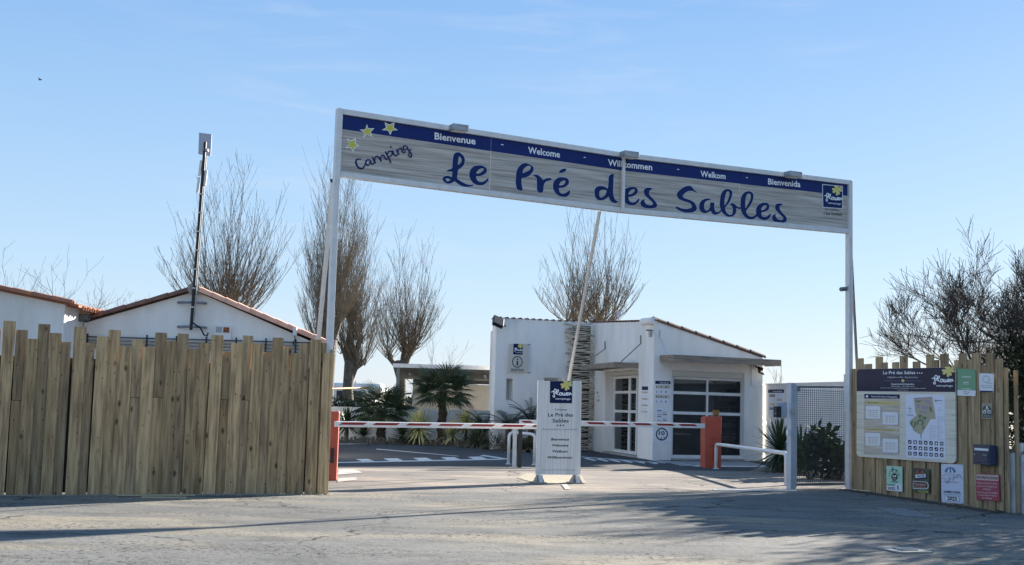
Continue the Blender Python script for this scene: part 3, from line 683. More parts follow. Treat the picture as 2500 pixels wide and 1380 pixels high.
# floodlights on the top rail
for (xa, xb, yy) in ((1088, 1126, 312), (1503, 1538, 380), (1903, 1934, 427)):
    ua = PG.uz(xa, yy)[0]; ub = PG.uz(xb, yy)[0]; z = top((ua+ub)/2)-.045
    fl = MB(); fl.pbox(PG, ua, ub, z-.055, z+.03, .1, .26)
    fl.pbox(PG, (ua+ub)/2-.03, (ua+ub)/2+.03, z-.02, z+.02, -.04, .102)
    o = fl.build('floodlight', ALUD, arch); bevel(o)
    MB().pbox(PG, ua+.02, ub-.02, z-.062, z-.055, .12, .24).build('lens', WHITE, o)
# braces behind
def bar(pa, pb, w, name, m, parent, n=4):
    o = MB().tube([pa, pb], w, n).build(name, m, parent); return o
pa = PG.P(814, 442, -.12); pb = G(766, 1195); pb = PG.P(766, 1195, 0); pbv = Vector((pb.x-PG.n.x*1.9, pb.y-PG.n.y*1.9, 0))
pbv = atY(752, 1010, PG.P(815, 1200).y+1.9)
bar(pa, (pbv.x, pbv.y, 0.02), .032, 'brace', ALU, arch)
MB().box((pa.x, pa.y, pa.z), (.07, .07, .04)).build('brace_cap', ASH, arch)
pa = PG.P(1464, 516, -.06); pb = atY(1368, 1040, pa.y+3.6)
bar(pa, Vector(pa)+(Vector(pb)-Vector(pa))*1.0, .026, 'brace', ALU, arch)
pa = PG.P(2076, 578, -.08); pb = atY(2093, 905, pa.y+1.6)
bar(pa, Vector(pa)+(Vector(pb)-Vector(pa))*1.55, .024, 'brace', ALUD, arch)
# small camera on right post
cp = thing('security_camera', 'small grey camera clamped to the right arch post below the banner', 'camera', PG.P(2058, 708, 0))
p = PG.P(2057, 708, .02)
MB().tube([p+Vector((-.05, -.08, -.0)), p+Vector((.06, 0, .02))], .035, 8).build('body', GREYM, cp)
MB().tube([p+Vector((.06, 0, .02)), PG.P(2071, 700, 0)], .012, 6).build('arm', GREYM, cp)

# ------------------------------------------------------------------ right fence and its signs
PR = Plane(FR0, FR1)
rf = thing('wooden_fence', 'shaded board fence covered in signs, right of the mesh gate', 'fence', FR0)
def c6(x, y): return (2060+x/3.286, 850+y/3.286)
TR = [(70, 125, 168), (120, 173, 85), (170, 230, 130), (226, 265, 168), (262, 318, 72), (315, 367, 118), (363, 408, 165), (405, 458, 115), (456, 517, 66), (514, 562, 165), (560, 618, 110), (615, 670, 165), (668, 728, 55),
      (725, 782, 98), (780, 846, 48), (843, 897, 165), (893, 942, 98), (940, 1006, 45), (1002, 1048, 92), (1045, 1113, 42), (1110, 1158, 135), (1155, 1223, 42), (1220, 1278, 88)]
zg = lambda x: 0.0
for i, (a, b, t) in enumerate(TR):
    ua, zt = PR.uz(*c6(a, t)); ub, _ = PR.uz(*c6(b, t)); o0 = .022 if i % 2 else 0
    g = .0065; MB().pbox(PR, ua+g, ub-g, .01+random.random()*.02, zt, o0, o0+.02).build('plank', WOODR, rf)
ue = PR.uz(*c6(1276, 400))[0]
pe = Plane(PR.pt(ue, 0), PR.pt(ue, 0)+Vector((.16, .30, 0)))
for k in range(2):
    MB().pbox(PR, ue+.01+k*.075, ue+.08+k*.075, .01, 1.86-k*.03, -.03-k*.09, -.01-k*.09).build('plank', WOODR, rf)
MB().pbox(PR, 0, ue-.02, .03, 1.7, -.045, -.025).build('gap_shade_board', MATS['gap_shade_dark'], rf)  # dark sheet again, painting shade behind the plank gaps
for z in (.4, 1.5): MB().pbox(PR, 0, ue-.02, z, z+.09, -.08, -.047).build('rail', WOODR, rf)
PB = PR.shifted(.060)
def rounded(x0, y0, x1, y1, x2, y2, x3, y3, r=.05, which=(1, 1, 1, 1)):
    cs = [(x0, y0), (x1, y1), (x2, y2), (x3, y3)]; o = []
    for i in range(4):
        c, p, n = Vector(cs[i]), Vector(cs[i-1]), Vector(cs[(i+1) % 4])
        if not which[i]: o.append(tuple(c)); continue
        a = c+(p-c).normalized()*r; b = c+(n-c).normalized()*r
        for k in range(6):
            t = k/5; o.append(tuple(a*(1-t)**2+c*2*t*(1-t)+b*t*t))
    return o
def slab(pl, pxs, th, name, m, parent, off=0):
    uz = [pl.uz(*p) for p in pxs]; mb = MB(); n = len(uz)
    tr = tessellate_polygon([[Vector((u, z, 0)) for u, z in uz]])
    vs = [pl.pt(u, z, off) for u, z in uz]+[pl.pt(u, z, off-th) for u, z in uz]
    mb.add(vs, [t for t in tr]+[(t[2]+n, t[1]+n, t[0]+n) for t in tr]+[(i, (i+1) % n, (i+1) % n+n, i+n) for i in range(n)])
    return mb.build(name, m, parent)
def c7(x, y): return (2090+x/5.52, 890+y/5.52)
def screws(pl, pts, parent, r=1.1):
    s_ = Print(pl)
    for p in pts: s_.disc(p[0], p[1], r, r, GREYM, 3, n=10)
    s_.build(parent, 'screws')

ib = thing('information_board', 'large map and price board with navy header on the right fence', 'information board', PB.P(2210, 1130))
PRINTB = mat('pale_timber_print', (.80, .76, .64), .6, col2=(.64, .59, .48), scale=2, stretch=(.5, 1, 14), rot=PR.ang)
PRINTC = mat('brown_timber_print', (.50, .42, .34), .6, col2=(.74, .67, .56), scale=2, stretch=(.5, 1, 9), rot=PR.ang, detail=7)
slab(PB, [c7(*p) for p in rounded(10, 62, 1335, 38, 1342, 1335, 5, 1240, 60, (1, 1, 1, 1))], .02, 'board', PRINTB, ib)
pr = Print(PB)
pr.poly([c7(*p) for p in rounded(10, 64, 1335, 40, 1337, 372, 10, 360, 50, (1, 1, 0, 0))], NAVYD, 1)
T = lambda body, x0, y0, x1, y1, h, m, lay=3, bold=0, sl=0: pr.text(body, *c7(x0, y0), *c7(x1, y1), h/5.52, m, lay, bold, sl)
T('Le Pré des Sables', 368, 132, 800, 130, 44, LWHITE, bold=.012)
for x in (828, 858, 888): pr.disc(*c7(x, 116), 1.6, 1.6, LWHITE, 3, n=8)
T("L'Aiguillon-sur-Mer - Pays de la Loire", 430, 182, 832, 184, 22, PRW)
pr.poly([c7(380, 219), c7(890, 221), c7(890, 224), c7(380, 222)], GREYT, 2)
for k in range(6):
    a = k*math.pi/3; pr.disc(*c7(635+11*math.cos(a), 219+11*math.sin(a)), 1.7, 1.7, YELP, 3+k*.3, n=8)
T("Ouvert de Avril à Septembre", 475, 275, 785, 276, 22, LWHITE, bold=.02)
T("Emplacements - 107 emplacements", 475, 300, 790, 302, 15, PRW)
T("Tél. 02 51 27 13 68 - camping-lepredessables@orange.fr - www.campinglepredessables.fr", 330, 322, 945, 328, 13, PRW)
T("www.flowercampings.com", 558, 350, 705, 351, 10, PRW)
logo(pr, *c7(1010, 30), *c7(1340, 32), *c7(1336, 350), *c7(1010, 352), layer=3, square=False)
# left price column
pr.poly([c7(112, 398), c7(592, 406), c7(590, 1232), c7(104, 1210)], PRINTC, 1)
pr.poly([c7(112, 398), c7(592, 406), c7(590, 462), c7(112, 458)], NAVY, 2)
pr.disc(*c7(150, 430), 3.2, 3.2, PRW, 3, n=12)
T("Ouvert du 5 Avril au 14 Septembre", 205, 440, 560, 448, 20, LWHITE, bold=.02)
YB = mat('banner_yellow', (.66, .56, .22), .5)
pr.poly([c7(150, 490), c7(590, 502), c7(588, 548), c7(140, 538)], YB, 2)
pr.poly([c7(140, 862), c7(575, 876), c7(560, 900), c7(135, 890)], YB, 2)
T('EMPLACEMENTS', 158, 524, 315, 526, 16, BLACK, bold=.01); T('tarifs semaine', 330, 527, 478, 530, 13, GREYT)
T('LOCATIONS de mobil-homes et bungalows', 152, 882, 520, 890, 14, BLACK)
for (x0, y0, x1, y1) in ((132, 556, 332, 732), (358, 634, 570, 812), (128, 918, 332, 1094), (358, 996, 570, 1186)):
    pr.poly([c7(*p) for p in rounded(x0-5, y0-4, x1+6, y0+4, x1+6, y1+8, x0-5, y1+4, 22)], GREYT, 2.6)
    pr.poly([c7(*p) for p in rounded(x0, y0, x1, y0+8, x1, y1+4, x0, y1, 20)], PRW, 3.4)
    for j in range(4):
        yy = y0+58+j*26; pr.poly([c7(x0+24, yy), c7(x1-24, yy+5), c7(x1-24, yy+9), c7(x0+24, yy+4)], YB if j else GREYT, 4)
    for j in range(3):
        xx = x0+60+j*42; pr.poly([c7(xx, y0+60), c7(xx+3, y0+60), c7(xx+3, y1-20), c7(xx, y1-20)], GREYT if j else NAVY, 4.4)
T('Camping Le Pré des Sables - tarifs et réservations', 120, 1196, 520, 1216, 12, GREYT)
# plan
MAPB = mat('map_paper', (.74, .78, .90), .45)
pr.poly([c7(668, 402), c7(1196, 408), c7(1210, 1282), c7(676, 1252)], MAPB, 1.4)
MTAN = mat('map_tan', (.42, .40, .27), .5); MGRN = mat('map_green', (.10, .19, .10), .5); MPUR = mat('map_mauve', (.36, .29, .38), .5)
pr.poly([c7(*p) for p in ((778, 450), (1030, 435), (1078, 738), (1010, 735), (880, 952), (795, 905), (722, 792), (735, 755), (820, 680), (800, 640))], MTAN, 2.2)
for quad, mm_ in (([(785, 455), (1020, 442), (1022, 462), (788, 472)], MPUR), ([(806, 488), (890, 482), (868, 508), (812, 512)], MGRN), ([(905, 482), (1005, 476), (1014, 552), (985, 540), (905, 500)], MPUR),
    ([(812, 530), (862, 532), (868, 592), (828, 588)], MPUR), ([(885, 545), (970, 560), (972, 610), (890, 606)], MPUR), ([(985, 572), (1020, 575), (1030, 640), (1000, 636)], MGRN), ([(860, 628), (965, 640), (960, 662), (855, 650)], MPUR),
    ([(850, 675), (885, 678), (878, 718), (845, 725)], MGRN), ([(900, 700), (958, 712), (935, 752), (895, 722)], MGRN), ([(735, 775), (775, 755), (760, 800), (775, 850), (742, 825)], MGRN), ([(790, 780), (818, 760), (800, 850), (775, 855)], MGRN),
    ([(905, 830), (930, 835), (905, 880), (890, 870)], MGRN), ([(760, 862), (820, 880), (808, 905), (778, 890)], MPUR)):
    pr.poly([c7(*p) for p in quad], mm_, 3)
pr.stroke([(c7(828, 812)+(4,)), (c7(845, 760)+(4,)), (c7(885, 750)+(4,)), (c7(905, 780)+(4,)), (c7(890, 815)+(4,))], MGRN, 3.6)
pr.poly([c7(872, 930), c7(884, 930), c7(884, 1002), c7(872, 1002)], GREYT, 3)
T('Plan', 705, 600, 748, 602, 20, BLACK, sl=.3); T('du', 718, 642, 740, 643, 20, BLACK, sl=.3); T('Camping', 688, 688, 775, 692, 20, BLACK, sl=.3)
pr.stroke([(c7(1062, 475)+(1.2,)), (c7(1075, 497)+(2.2,)), (c7(1110, 485)+(1.6,)), (c7(1172, 492)+(.8,))], NAVY, 3)
T('Le Pré des Sables', 1078, 528, 1172, 530, 9, GREYT)
pr.poly([c7(1126, 565), c7(1128, 565), c7(1128, 660), c7(1126, 660)], GREYT, 3); pr.poly([c7(1088, 611), c7(1165, 613), c7(1165, 615), c7(1088, 613)], GREYT, 3.3)
for j in range(14): 
    yy = 704+j*24; pr.disc(*c7(1110, yy), .9, .9, NAVY, 3, n=6)
    w = (40, 62, 76, 24, 0, 34, 30, 26, 58, 64, 28, 18, 24, 70)[j]
    if w: pr.poly([c7(1126, yy-2), c7(1126+w, yy), c7(1126+w, yy+3), c7(1126, yy+1)], GREYT, 3)
for j in range(8):
    yy = 832+j*24; pr.disc(*c7(1012, yy), .9, .9, NAVY, 3, n=6); w = (40, 60, 24, 50, 30, 48, 54, 40)[j]; pr.poly([c7(1030, yy-2), c7(1030+w, yy), c7(1030+w, yy+3), c7(1030, yy+1)], GREYT, 3)
for r_i in range(3):
    for c_i in range(7):
        x = 704+c_i*71.5; y = 1018+r_i*78+c_i*4
        pr.poly([c7(*p) for p in rounded(x, y, x+46, y+2, x+46, y+52, x, y+50, 9)], NAVY, 2.4)
        sh = (r_i*7+c_i) % 4
        if sh == 0: pr.poly([c7(x+8, y+38), c7(x+34, y+12), c7(x+40, y+20), c7(x+16, y+44)], PRW, 3.2)
        elif sh == 1: pr.poly([c7(x+10, y+24), c7(x+24, y+10), c7(x+38, y+24), c7(x+34, y+42), c7(x+14, y+42)], PRW, 3.2)
        elif sh == 2: pr.disc(*c7(x+24, y+26), 2.6, 2.6, PRW, 3.2, hole=.5, n=12)
        else: pr.poly([c7(x+8, y+20), c7(x+40, y+20), c7(x+30, y+30), c7(x+30, y+42), c7(x+18, y+42)], PRW, 3.2)
pr.build(ib); screws(PB, [c7(30, 1150), c7(1312, 1240), c7(28, 650), c7(1305, 690)], ib)

PS = PR.shifted(.052)
# green star plate
gs = thing('classification_plate', 'green plate with three white stars reading CAMPING, top of right fence', 'sign', PS.P(2360, 966))
GREENP = mat('plate_green', (.06, .30, .16), .4)
slab(PS, [c6(*p) for p in rounded(912, 166, 1058, 172, 1058, 388, 912, 382, 34, (0, 1, 0, 0))], .006, 'plate', GREENP, gs)
pr = Print(PS); pr.poly([c6(912, 336), c6(1058, 340), c6(1058, 387), c6(912, 381)], PRW, 1)
pr.text('CAMPING', *c6(948, 236), *c6(1018, 239), 3.4, LWHITE, 2, .03)
for x in (966, 982, 998): pr.disc(*c6(x, 276), 1.7, 1.7, LWHITE, 2, n=6)
pr.poly([c6(960, 287), c6(1008, 289), c6(1008, 292), c6(960, 290)], LWHITE, 2)
pr.text('CLASSEMENT', *c6(942, 330), *c6(1026, 333), 2.4, LWHITE, 2, .03)
pr.stroke([(c6(965, 352)+(1,)), (c6(985, 368)+(1.3,)), (c6(1008, 350)+(1,))], BLACK, 2); pr.stroke([(c6(972, 346)+(1,)), (c6(990, 352)+(1,))], BLACK, 3)
pr.build(gs)
# quality plate
qp = thing('quality_plate', 'white square plate with a grey outlined emblem, beside the green plate on the right fence', 'sign', PS.P(2408, 955))
slab(PS, [c6(*p) for p in rounded(1085, 202, 1204, 206, 1200, 358, 1088, 350, 6)], .006, 'plate', PRW, qp)
pr = Print(PS)
pr.stroke([(c6(*p)+(.9,)) for p in ((1138, 276), (1118, 262), (1116, 240), (1130, 228), (1150, 224), (1168, 240), (1168, 262), (1154, 276), (1140, 277))], GREYT, 2)
pr.stroke([(c6(1146, 278)+(.7,)), (c6(1165, 280)+(.7,)), (c6(1194, 286)+(.7,))], RED, 2)
pr.text('QUALITE', *c6(1102, 304), *c6(1190, 306), 2.4, GREYT, 2); pr.text('TOURISME', *c6(1100, 318), *c6(1192, 321), 2.6, GREYT, 2)
pr.poly([c6(1088, 341), c6(1200, 345), c6(1196, 356), c6(1100, 352)], NAVY, 2)
pr.build(qp); screws(PS, [c6(1092, 210), c6(1197, 213), c6(1092, 330), c6(1195, 334)], qp, .8)
# bicycle plate
bp_ = thing('bicycle_plate', 'small dark green plate with a white cyclist drawing under the quality plate', 'sign', PS.P(2408, 1020))
slab(PS, [c6(*p) for p in ((1107, 440), (1190, 444), (1186, 570), (1105, 564))], .006, 'plate', mat('tan_plate', (.33, .30, .21), .5), bp_)
pr = Print(PS)
pr.poly([c6(1114, 478), c6(1148, 450), (c6(1184, 480)), c6(1184, 560), c6(1114, 556)], mat('plate_dark_green', (.03, .055, .045), .5), 1)
for x in (1130, 1166): pr.disc(*c6(x, 512), 4.3, 4.5, LWHITE, 2, hole=.68, n=16)
pr.stroke([(c6(*p)+(1.2,)) for p in ((1130, 512), (1146, 488), (1160, 496), (1166, 512))], LWHITE, 3)
pr.stroke([(c6(*p)+(1.5,)) for p in ((1144, 490), (1150, 476), (1162, 486))], LWHITE, 3.6); pr.disc(*c6(1150, 468), 2.2, 2.2, LWHITE, 3, n=10)
pr.text('ACCUEIL VELO', *c6(1124, 548), *c6(1176, 550), 2.6, LWHITE, 2)
pr.build(bp_)
# mailbox
mbx = thing('mailbox', 'dark blue metal mailbox with a white name slot on the right fence', 'mailbox', PS.P(2395, 1130))
PMx = PR.shifted(.16)
ub0, zb1 = PMx.uz(*c6(1032, 772)); ub1, _ = PMx.uz(*c6(1166, 776)); zb0 = PMx.uz(*c6(1034, 930))[1]
MBLUE = mat('mailbox_blue', (.018, .035, .085), .45, .2, var=.2)
o = MB().pbox(PR, ub0, ub1, zb0, zb1, .045, .155).build('box', MBLUE, mbx); bevel(o, .006)
bevel(MB().pbox(PR, ub0+.03, ub1-.03, zb0+.03, zb1-.1, .155, .162).build('door', MBLUE, mbx), .003)
bevel(MB().pbox(PR, ub0+.045, ub1-.02, zb1-.075, zb1-.045, .155, .163).build('slot_flap', PRW, mbx), .002)
MB().tube([PR.pt(ub0+.06, (zb0+zb1)/2, .16), PR.pt(ub0+.06, (zb0+zb1)/2, .17)], .012, 10).build('lock', ALUD, mbx)
MB().pbox(PR, ub1-.13, ub1-.04, (zb0+zb1)/2-.01, (zb0+zb1)/2+.012, .162, .166).build('name_plate', GREYM, mbx)
# FFCC
ff = thing('membership_plate', 'pale mint plate with a dark round mascot and 2022, lower left of the right fence', 'sign', PS.P(2183, 1200))
slab(PS, [c6(*p) for p in rounded(342, 944, 468, 952, 470, 1154, 344, 1142, 4)], .006, 'plate', mat('mint', (.45, .72, .55), .4), ff)
pr = Print(PS)
pr.poly([c6(345, 1100), c6(410, 1103), c6(430, 1085), c6(466, 1100), c6(469, 1152), c6(345, 1141)], PRW, 1)
pr.disc(*c6(408, 1034), 7.6, 9, BLACK, 2)
for x in (400, 416): pr.disc(*c6(x, 1028), 2, 2.6, PRW, 3, n=10)
pr.stroke([(c6(396, 1046)+(1,)), (c6(408, 1052)+(1.2,)), (c6(420, 1044)+(1,))], PRW, 3)
for t_, x, y in (('C', 366, 1028), ('a', 368, 1010), ('m', 374, 996), ('p', 384, 984), ('i', 394, 978), ('n', 404, 976), ('g', 416, 980), ('F', 428, 988), ('r', 436, 1000), ('a', 442, 1014), ('n', 446, 1026)):
    pr.text(t_, *c6(x-5, y), *c6(x+5, y), 3.4, BLACK, 2, .02)
pr.stroke([(c6(398, 1000)+(1.1,)), (c6(388, 970)+(1.1,)), (c6(396, 958)+(1.1,))], BLACK, 4); pr.stroke([(c6(418, 1000)+(1.1,)), (c6(432, 980)+(1.1,))], BLACK, 4)
pr.text('FFCC', *c6(386, 1078), *c6(436, 1082), 4.6, BLACK, 2, .02)
pr.poly([c6(350, 1094), c6(412, 1098), c6(412, 1104), c6(350, 1100)], NAVY, 3)
pr.text('2022', *c6(354, 1132), *c6(412, 1136), 6, NAVY, 2, .03)
pr.stroke([(c6(436, 1126)+(2,)), (c6(434, 1112)+(2.4,)), (c6(440, 1104)+(1.6,))], NAVY, 3); pr.stroke([(c6(430, 1130)+(1.4,)), (c6(448, 1131)+(1,))], NAVY, 3.8)
pr.build(ff)
# ACSI
ac = thing('recommendation_plate', 'dark green plate with red and white ACSI emblem in the middle under the board', 'sign', PS.P(2250, 1200))
slab(PS, [c6(*p) for p in ((556, 962), (686, 970), (686, 1164), (556, 1152))], .006, 'plate', mat('camouflage_green', (.05, .085, .05), .5, var=.3), ac)
pr = Print(PS)
pr.poly([c6(568, 962), c6(648, 968), c6(655, 1006), c6(572, 1010)], BLACK, 1)
REDB = mat('brick_red_print', (.30, .07, .05), .5)
pr.poly([c6(572, 1008), c6(590, 970), c6(608, 1006)], REDB, 2); pr.poly([c6(614, 1006), c6(632, 972), c6(650, 1004)], REDB, 2)
pr.poly([c6(566, 1018), c6(666, 1008), c6(668, 1044), c6(572, 1058)], NAVY, 2); pr.poly([c6(574, 1016), c6(658, 1010), c6(660, 1036), c6(578, 1044)], PRW, 3)
pr.text('ACSI', *c6(588, 1038), *c6(648, 1031), 5.2, NAVY, 4, .03)
pr.poly([c6(*p) for p in rounded(556, 1066, 680, 1074, 682, 1134, 556, 1128, 26, (0, 1, 1, 0))], PRW, 2); pr.poly([c6(*p) for p in rounded(560, 1070, 674, 1078, 676, 1128, 560, 1122, 22, (0, 1, 1, 0))], BLACK, 3)
PINK = mat('pink_letter', (.60, .30, .28), .5)
pr.text('Camping', *c6(566, 1100), *c6(664, 1106), 7, PINK, 4, .03); pr.text('recommended', *c6(566, 1118), *c6(664, 1124), 4, PINK, 4, .02)
pr.poly([c6(596, 1142), c6(680, 1148), c6(680, 1164), c6(598, 1156)], mat('lime', (.34, .42, .10), .5), 2); pr.text('www.ACSI.eu', *c6(602, 1153), *c6(674, 1159), 2.6, BLACK, 4)
pr.build(ac)
# FVHPA
fv = thing('association_plate', 'tall pale blue plate with a striped parasol drawing and 2023 under the board', 'sign', PS.P(2325, 1225))
slab(PS, [c6(*p) for p in rounded(780, 928, 958, 936, 962, 1250, 784, 1236, 6)], .006, 'plate', mat('pale_blue_plate', (.60, .66, .80), .4), fv)
pr = Print(PS); UMB = mat('parasol_blue', (.05, .20, .36), .5)
um = [(810, 992), (816, 970), (836, 958), (856, 955), (878, 960), (894, 974), (902, 992), (886, 1002), (874, 996), (856, 1000), (840, 996), (824, 1000)]
pr.poly([c6(*p) for p in um], UMB, 2)
pr.poly([c6(832, 994), c6(842, 970), c6(848, 962), c6(850, 980), c6(848, 996)], PRW, 3); pr.poly([c6(866, 996), c6(862, 966), c6(872, 976), c6(880, 994)], PRW, 3)
pr.text('FEDERATION VENDEE', *c6(810, 1016), *c6(936, 1022), 2.6, GREYT, 2)
for st in ([(790, 1024), (812, 1024)], [(790, 1050), (816, 1050), (832, 1088), (850, 1050)], [(850, 1028), (850, 1064)], [(850, 1048), (878, 1048)], [(882, 1028), (880, 1070)], [(882, 1026), (905, 1032), (884, 1046)], [(910, 1046), (928, 1012), (950, 1058)], [(915, 1034), (940, 1036)]):
    pr.stroke([(c6(*p)+(1.0,)) for p in st], GREYT, 2+random.random()*2)
pr.text("HOTELLERIE DE PLEIN AIR", *c6(792, 1076), *c6(920, 1084), 3, RED, 5)
pr.text('ADHÉRENT OFFICIEL', *c6(800, 1160), *c6(940, 1168), 5, NAVY, 2, .03); pr.text('www.campingvendee.fr', *c6(796, 1175), *c6(942, 1183), 2.6, GREYT, 2)
pr.poly([c6(812, 1184), c6(930, 1192), c6(928, 1236), c6(812, 1226)], GREYT, 2); pr.poly([c6(815, 1188), c6(927, 1195), c6(925, 1232), c6(815, 1223)], PRW, 3)
pr.text('2023', *c6(833, 1218), *c6(910, 1225), 8.6, NAVY, 4, .04)
pr.build(fv); screws(PS, [c6(790, 936), c6(948, 946), c6(792, 1228), c6(950, 1240)], fv)
# private property
pp = thing('warning_plate', 'dark red plate reading PROPRIETE PRIVEE at the right end of the fence', 'sign', PS.P(2410, 1220))
slab(PS, [c6(*p) for p in ((1060, 1004), (1244, 1014), (1248, 1230), (1062, 1216))], .006, 'plate', mat('wine_red', (.36, .03, .075), .45), pp)
pr = Print(PS); PINKP = mat('pale_pink', (.60, .48, .46), .5)
pr.poly([c6(1064, 1012), c6(1240, 1022), c6(1240, 1066), c6(1064, 1056)], PINKP, 1)
pr.text('PROPRIETE PRIVEE', *c6(1070, 1046), *c6(1236, 1056), 6.2, mat('wine_dark', (.10, .02, .03), .5), 2, .03)
for body, x0, x1, y in (("Défense d'entrer à toute", 1070, 1232, 1086), ("personne étrangère au", 1074, 1230, 1112), ("camping.", 1118, 1180, 1136), ("Tout l'accueil est habilité", 1070, 1236, 1162), ("à vous donner l'accès", 1082, 1226, 1184), ("au camping.", 1112, 1192, 1208)):
    pr.text(body, *c6(x0, y), *c6(x1, y+(x1-x0)*.05), 4.6, PINKP, 2, .02)
pr.build(pp)

# white paling fence at far right
wf = thing('paling_fence', 'short white picket fence with grey posts at the right edge of the photo', 'fence', G(2470, 1252))
PWh = Plane(G(2463, 1253), G(2497, 1256))
CAPM = mat('brick_cap', (.20, .13, .09), .9, var=.3)
WOLD = mat('old_white_paint', (.50, .50, .50), .8, col2=(.26, .26, .27), scale=4, c2range=(.45, .7))
for (xa, xb, yt) in ((1326, 1376, 835), (1428, 1500, 850)):
    ua, zt = PWh.uz(*c6(xa, yt)); ub, _ = PWh.uz(*c6(xb, yt))
    bevel(MB().pbox(PWh, ua, ub, 0, zt, -.10, .02).build('post', WOLD, wf), .01)
    um_ = (ua+ub)/2; mb = MB(); mb.add([PWh.pt(ua-.01, zt+.002, .03), PWh.pt(ub+.01, zt+.002, .03), PWh.pt(ub+.01, zt+.002, -.11), PWh.pt(ua-.01, zt+.002, -.11), PWh.pt(um_, zt+.07, -.04)], [(0, 1, 4), (1, 2, 4), (2, 3, 4), (3, 0, 4), (3, 2, 1, 0)])
    mb.build('post_cap', CAPM, wf)
for xa, segs in ((1380, ((760, 942), (946, 1205), (1209, 1322))), ):
    for (y0, y1) in segs:
        ua, z1 = PWh.uz(*c6(xa, y0)); ub, _ = PWh.uz(*c6(xa+44, y0)); z0 = max(.01, PWh.uz(*c6(xa, y1))[1])
        MB().pbox(PWh, ua, ub, z0, z1, -.06, -.03).build('paling', WHITE, wf)
rk = thing('tree_stump', 'dark rough stump between the board fence and the white picket fence', 'stump', G(2463, 1250))
mb = MB(); pts = [Vector((G(2466, 1252).x+.02, G(2466, 1252).y+.35, z)) for z in (0, .4, .9, 1.35, 1.52)]
mb.tube(pts, [.16, .12, .11, .10, .06], 9); mb.build('stump_wood', mat('dark_bark', (.035, .03, .028), .95, var=.4, bump=.02), rk)

# ------------------------------------------------------------------ mesh gate
pg = thing('pedestrian_gate', 'grey steel gate filled with square wire mesh, between its post and the arch', 'gate', G(1940, 1196))
gl, gr_ = G(1933, 1196), G(2066, 1194)
PGt = Plane(gl, gr_)
STEEL = mat('painted_grey_steel', (.50, .54, .60), .45, .2, var=.15)
def gu(x, y): return PGt.uz(x, y)
ua = gu(1926, 1000)[0]; ub = gu(1940, 1000)[0]; zt = gu(1932, 935)[1]
bevel(MB().pbox(PGt, ua, ub-.012, 0, zt, -.05, .05).build('gate_post', STEEL, pg))
bevel(MB().pbox(PGt, ub-.010, ub+.022, .04, zt-.03, -.02, .035).build('frame_stile', STEEL, pg))
ur = gu(2066, 1000)[0]; zt2 = gu(2066, 941)[1]
bevel(MB().pbox(PGt, ur-.02, ur+.012, .04, zt2, -.02, .02).build('frame_stile', ALUD, pg))
u1 = ub+.024; u2 = ur-.022
mb = MB(); mb.hexa([PGt.pt(u1, zt-.075, .015), PGt.pt(u2, zt2-.05, .015), PGt.pt(u2, zt2-.05, -.02), PGt.pt(u1, zt-.075, -.02), PGt.pt(u1, zt-.045, .015), PGt.pt(u2, zt2-.015, .015), PGt.pt(u2, zt2-.015, -.02), PGt.pt(u1, zt-.045, -.02)]); mb.build('frame_rail', GREYM, pg)
MB().pbox(PGt, u1, u2, .06, .10, -.02, .015).build('frame_rail', GREYM, pg)
MB().pbox(PGt, u1, u1+.09, zt-.13, zt-.076, -.01, .012).build('gusset', ALUD, pg)
mb = MB(); n = 24
for i in range(1, n):
    u = u1+(u2-u1)*i/n; mb.pbox(PGt, u-.0032, u+.0032, .10, zt-.076+(zt2-zt)*i/n*.4, -.002, .002)
k = 0; z = .12
while z < zt-.09:
    mb.pbox(PGt, u1, u2, z-.0032, z+.0032, .0032, .008); z += .0345
o = mb.build('wire_mesh', mat('wire', (.05, .055, .06), .6, .1), pg); o['kind'] = 'stuff'
p = PGt.P(1936, 1002, .06)
MB().tube([PGt.P(1936, 1002, .05), PGt.P(1936, 1002, .10)], .042, 12).build('lock', ALUD, pg)
MB().pbox(PGt, gu(1921, 1058)[0], gu(1926, 1058)[0]-.002, gu(1921, 1062)[1], gu(1921, 1050)[1], -.02, .03).build('catch', WHITE, pg)
ic = thing('intercom', 'dark intercom on a grey bracket plate beside the mesh gate post', 'intercom', PGt.P(1893, 1020))
slab(PGt, [(1899, 984), (1922, 982), (1922, 1020), (1899, 1021)], .01, 'bracket', STEEL, ic, .0)
MB().pbox(PGt, gu(1888, 1004)[0], gu(1900, 1004)[0], gu(1890, 1019)[1], gu(1890, 992)[1], .002, .07).build('body', ASH, ic)
MB().tube([PGt.P(1893, 1010, .07), PGt.P(1893, 1010, .076)], .012, 8).build('button', ALUD, ic)

